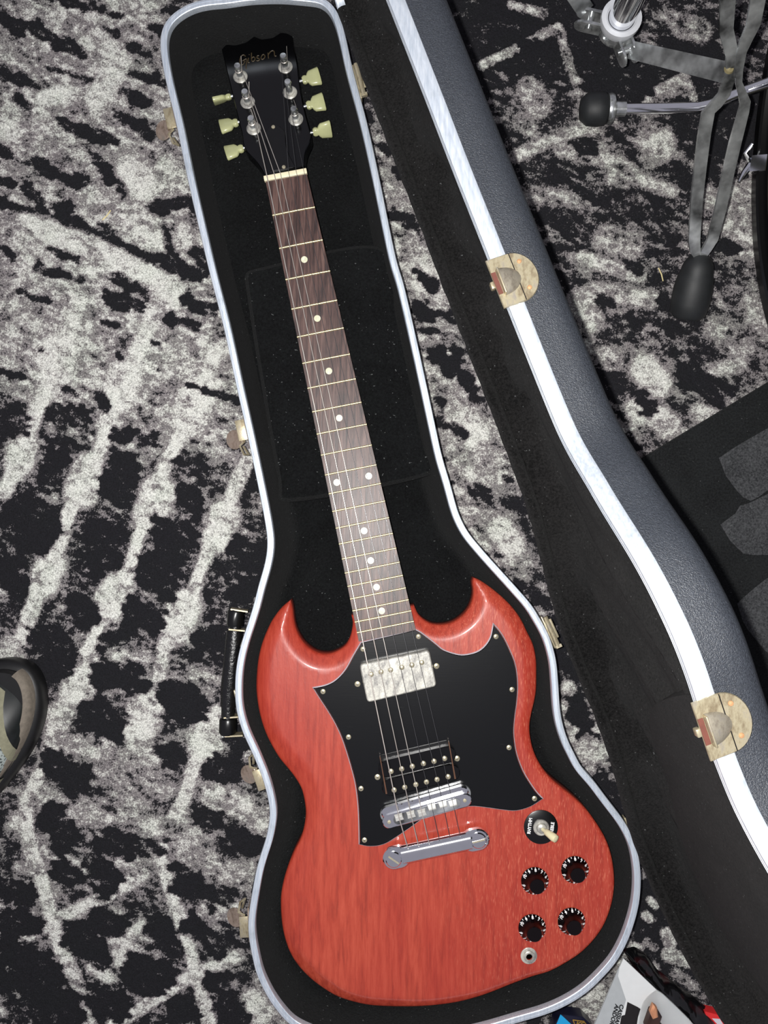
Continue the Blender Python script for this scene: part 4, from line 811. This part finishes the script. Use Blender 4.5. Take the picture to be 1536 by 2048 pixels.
def patch(s0, s1, a0, a1, grow, ns=14, na=18, ragged=None):
    V, Fc = [], []
    for i in range(ns + 1):
        for j in range(na + 1):
            a = a0 + (a1 - a0) * j / na; lo, hi = s0, s1
            if ragged: lo, hi = ragged(a)
            V.append(upper_pt(lo + (hi - lo) * i / ns, a, grow))
    for i in range(ns):
        for j in range(na): k = i * (na + 1) + j; Fc.append((k, k + 1, k + na + 2, k + na + 1))
    return V, Fc
def shoe(loc, ang, label):
    r = thing('shoe', label, 'shoe', (0, 0, 0))
    def A(name, vf, m, par=r, sm_=50): return add(name, vf, m, par, sm_)
    A('outsole', rings(plan(1.03, 0, .300), [(-.004, .001), (0, .004), (0, .018), (-.004, .024), (-.010, .025)]), SM['sole'])
    A('midsole', rings(plan(.975, .006, .296), [(-.004, .016), (-.0035, .030), (-.006, .034), (-.012, .034)]), SM['sole'])
    up = A('upper', patch(.012, .285, 0, math.pi, 0, 40, 28), SM['mesh'])
    capf = lambda a: .030 + .042 * max(0, math.cos(a)) ** .8
    A('toe_bumper', patch(.010, .05, .0, math.pi, .0024, ragged=lambda a: (.0105, capf(a))), SM['cap'])
    fo_ = [p for p in plan(.99, 0, .300, 60) if p[1] < .004 and -p[0] < .24]; fo_ = np.array(sorted(fo_, key=lambda p: -p[0])); fn = np.gradient(fo_, axis=0); fn /= np.linalg.norm(fn, axis=1)[:, None] + 1e-9
    fn = np.stack([-fn[:, 1], fn[:, 0]], 1); fn *= np.sign((np.array([-.12, 0]) - fo_) @ np.array([0, 1.]) * fn[:, 1] + (np.array([-.12, 0]) - fo_) @ np.array([1., 0]) * fn[:, 0])[:, None]
    FV = [Vector((*(p + n * o_), z_)) for p, n in zip(fo_, fn) for o_, z_ in ((.0045, .020), (.0052, .033), (.009, .038), (.0125, .0385))]
    A('side_foxing', (FV, [(i * 4 + j, i * 4 + j + 1, i * 4 + j + 5, i * 4 + j + 4) for i in range(len(fo_) - 1) for j in range(3)]), SM['tan'])
    A('overlay', patch(.08, .11, .0, math.pi, .0020, 6, 24, lambda a: (capf(a) - .001, capf(a) + .013)), SM['suede'])
    A('overlay', patch(.12, .16, 0, math.pi, .0022, 8, 24, lambda a: (.112 - .005 * math.cos(a), .150 - .004 * math.cos(a))), SM['suede'])
    A('overlay', patch(.05, .12, 1.1, 1.35, .0021, 10, 4, lambda a: (.045, .13)), SM['suede'])
    A('overlay', patch(.2, .28, 0, 1.0, .0022, 8, 12), SM['suede'])
    A('overlay', patch(.2, .28, math.pi - 1.0, math.pi, .0022, 8, 12), SM['suede'])
    for k in range(4):
        s = .135 + .022 * k; A('lace', tube([upper_pt(s, 1.05 + .2 * i, .003) for i in range(6)], .0022, 6), SM['lace'])
    A('collar', tube([Vector((-.235 + .045 * math.cos(t), .026 * math.sin(t), .083 - .01 * math.cos(t))) for t in np.linspace(0, 2 * math.pi, 24)], .006, 8), SM['suede'])
    r.location = loc; r.rotation_euler = (0, 0, ang)
    return r
def copy_tree(o, parent=None):
    c = o.copy(); COL.objects.link(c)
    if parent: c.parent = parent
    for ch in list(o.children): copy_tree(ch, c)
    return c
s1 = shoe(P(62, 1330, .015) - Vector((0, 0, .015)), math.radians(52), 'grey mesh trail shoe with glossy black toe at the left edge')
# ------------------------------------------------------------------ packages at the bottom right
pk1 = thing('toy_package', 'white and grey carded toy package with clear blister beside the case bottom', 'package', P(1290, 2040, .01))
card = px2([(1247,1917),(1385,2048),(1470,2128),(1390,2330),(1110,2235),(1190,2048)], .040)
cb = add('card', slab(resample(card, .006), .0375, .040, .0003), plain('white_card', srgb(212, 214, 214), .3, namt=.02, coat=.3), pk1, 30)
add('grey_print', slab(px2([(1240,1930),(1236,1952),(1252,2000),(1238,2046),(1225,2095),(1170,2095),(1190,2048),(1214,1992)], .0403), .0400, .0403), plain('grey_print', srgb(166, 170, 172), .3, namt=.04), cb, 0)
add('dark_print', slab(px2([(1255,2004),(1275,2014),(1281,2018),(1276,2034),(1272,2060),(1235,2075),(1243,2032),(1250,2030)], .0404), .0401, .0405), plain('dark_print', srgb(24, 20, 20), .4, namt=.2), cb, 0)
tdir = (P(1236, 2056, .04) - P(1240, 2016, .04)).normalized(); lt = []
for s, (u, v) in (('CASSIAN', (1237.5, 2031)), ('ANDOR', (1228.5, 2029))):
    lt.append(text_vf(s, .0060, frame(P(u, v, .0406), Vector((-.27, -.96, 0)), Vector((.96, -.27, 0)), (0, 0, 1)), shear=.15, bold=.00015))
add('card_lettering', join(*lt), M['satin'], cb, 0)
bl_ = px2([(1318,1978),(1305,1992),(1292,2002),(1284,2020),(1278,2060),(1300,2140),(1400,2200),(1430,2110),(1380,2040)], .045)
bo_ = ccw(sm(resample(bl_, .004), 4))
add('blister', sheet(bo_, lambda p, D, I: .0404 + .016 * np.sqrt(np.clip(1 - (1 - np.clip(D / .011, 0, 1)) ** 2, 0, 1)), .005, (.0012, .003, .006)), m_clear('clear_blister'), pk1, 60)
add('insert', join(slab(px2([(1302,2020),(1313,2014),(1322,2030),(1318,2042),(1332,2060),(1300,2080),(1292,2050)], .046), .0405, .050, .002)), plain('dark_figure_stand_in', srgb(58, 34, 28), .5, namt=.3, nscale=80), pk1, 40)
add('insert', slab(px2([(1306,2008),(1314,2014),(1316,2034),(1306,2038),(1300,2024)], .052), .048, .054, .002), plain('peach_plastic', srgb(214, 150, 112), .5, namt=.06), pk1, 40)
pk2 = thing('snack_wrapper', 'black and dark red glossy wrapper partly under the white card', 'wrapper', P(1360, 1990, 0))
WR = px2([(1252,1911),(1276,1906),(1300,1920),(1322,1952),(1352,1974),(1400,2010),(1438,2042),(1460,2075),(1420,2110),(1330,2030),(1280,1960)], .02)
def zw(p, D, I): return .006 + .020 * np.clip(D / .012, 0, 1) ** .6 + .0025 * np.sin(p[:, 0] * 310 + p[:, 1] * 90) * np.clip(D / .006, 0, 1)
wm = NT('wrapper_foil'); wn = wm.noise(wm.coords(), 28, 2); wm.l(wm.ramp(wn, [(.5, srgb(9, 9, 10)), (.6, srgb(50, 8, 12))]), wm.b.inputs['Base Color']); wm.set(Roughness=.15, Specular_IOR_Level=.6)
add('foil', sheet(ccw(resample(WR, .003)), zw, .004, (.0015,)), wm.m, pk2, 60)
pk3 = thing('red_carton', 'bright red carton corner with white print at the bottom edge', 'carton', P(1430, 2060, 0))
add('carton_body', slab(px2([(1409,2023),(1440,2030),(1452,2052),(1480,2120),(1440,2140)], .018), .003, .018, .0006), plain('red_card', srgb(206, 42, 44), .35, namt=.06), pk3, 30)
add('white_stripe', slab(px2([(1424,2037),(1440,2038),(1446,2048),(1436,2050)], .0184), .018, .0184), M['white'], pk3, 0)
pk4 = thing('blue_card_box', 'small cyan and navy box with gold emblem under the case bottom edge', 'box', P(1150, 2060, 0))
bx4 = add('box_body', slab(px2([(1122,2029),(1166,2034),(1185,2052),(1180,2130),(1080,2130),(1112,2044)], .020), .003, .020, .0005), plain('navy_card', srgb(20, 20, 40), .35, namt=.1), pk4, 30)
add('cyan_side', slab(px2([(1121,2029),(1127,2034),(1142,2048),(1160,2080),(1090,2090),(1114,2046)], .0204), .020, .0204), plain('cyan_print', srgb(28, 150, 205), .35, namt=.05), bx4, 0)
em = [(1146,2040),(1168,2043),(1176,2054),(1172,2064),(1154,2060)]
e3 = [P(u, v, .0205) for u, v in em]
add('gold_emblem', join(tube(e3 + [e3[0]], .0006, 4), text_vf('K', .009, frame(P(1157, 2049, .0203), (.9, -.3, 0), (.3, .9, 0), (0, 0, 1))), text_vf('Q', .009, frame(P(1167, 2051, .0203), (.9, -.3, 0), (.3, .9, 0), (0, 0, 1)))), plain('gold_foil', srgb(176, 140, 66), .35, .4), bx4, 0)
# straw bits on the carpet
for (a, b) in (((1317, 536), (1326, 562)), ((205, 440), (221, 421)), ((1260, 540), (1270, 560))):
    if a[0] == 1260: continue
    tag(add('straw_piece', tube([P(*a, .004), P((a[0] + b[0]) / 2 + 1.5, (a[1] + b[1]) / 2, .006), P(*b, .003)], .0007, 5), plain('straw', srgb(205, 190, 140), .7), None, 60), 'thin dry straw piece beside the rubber stand foot' if a[0] > 1000 else 'thin pale straw piece on the carpet left of the case', 'straw')
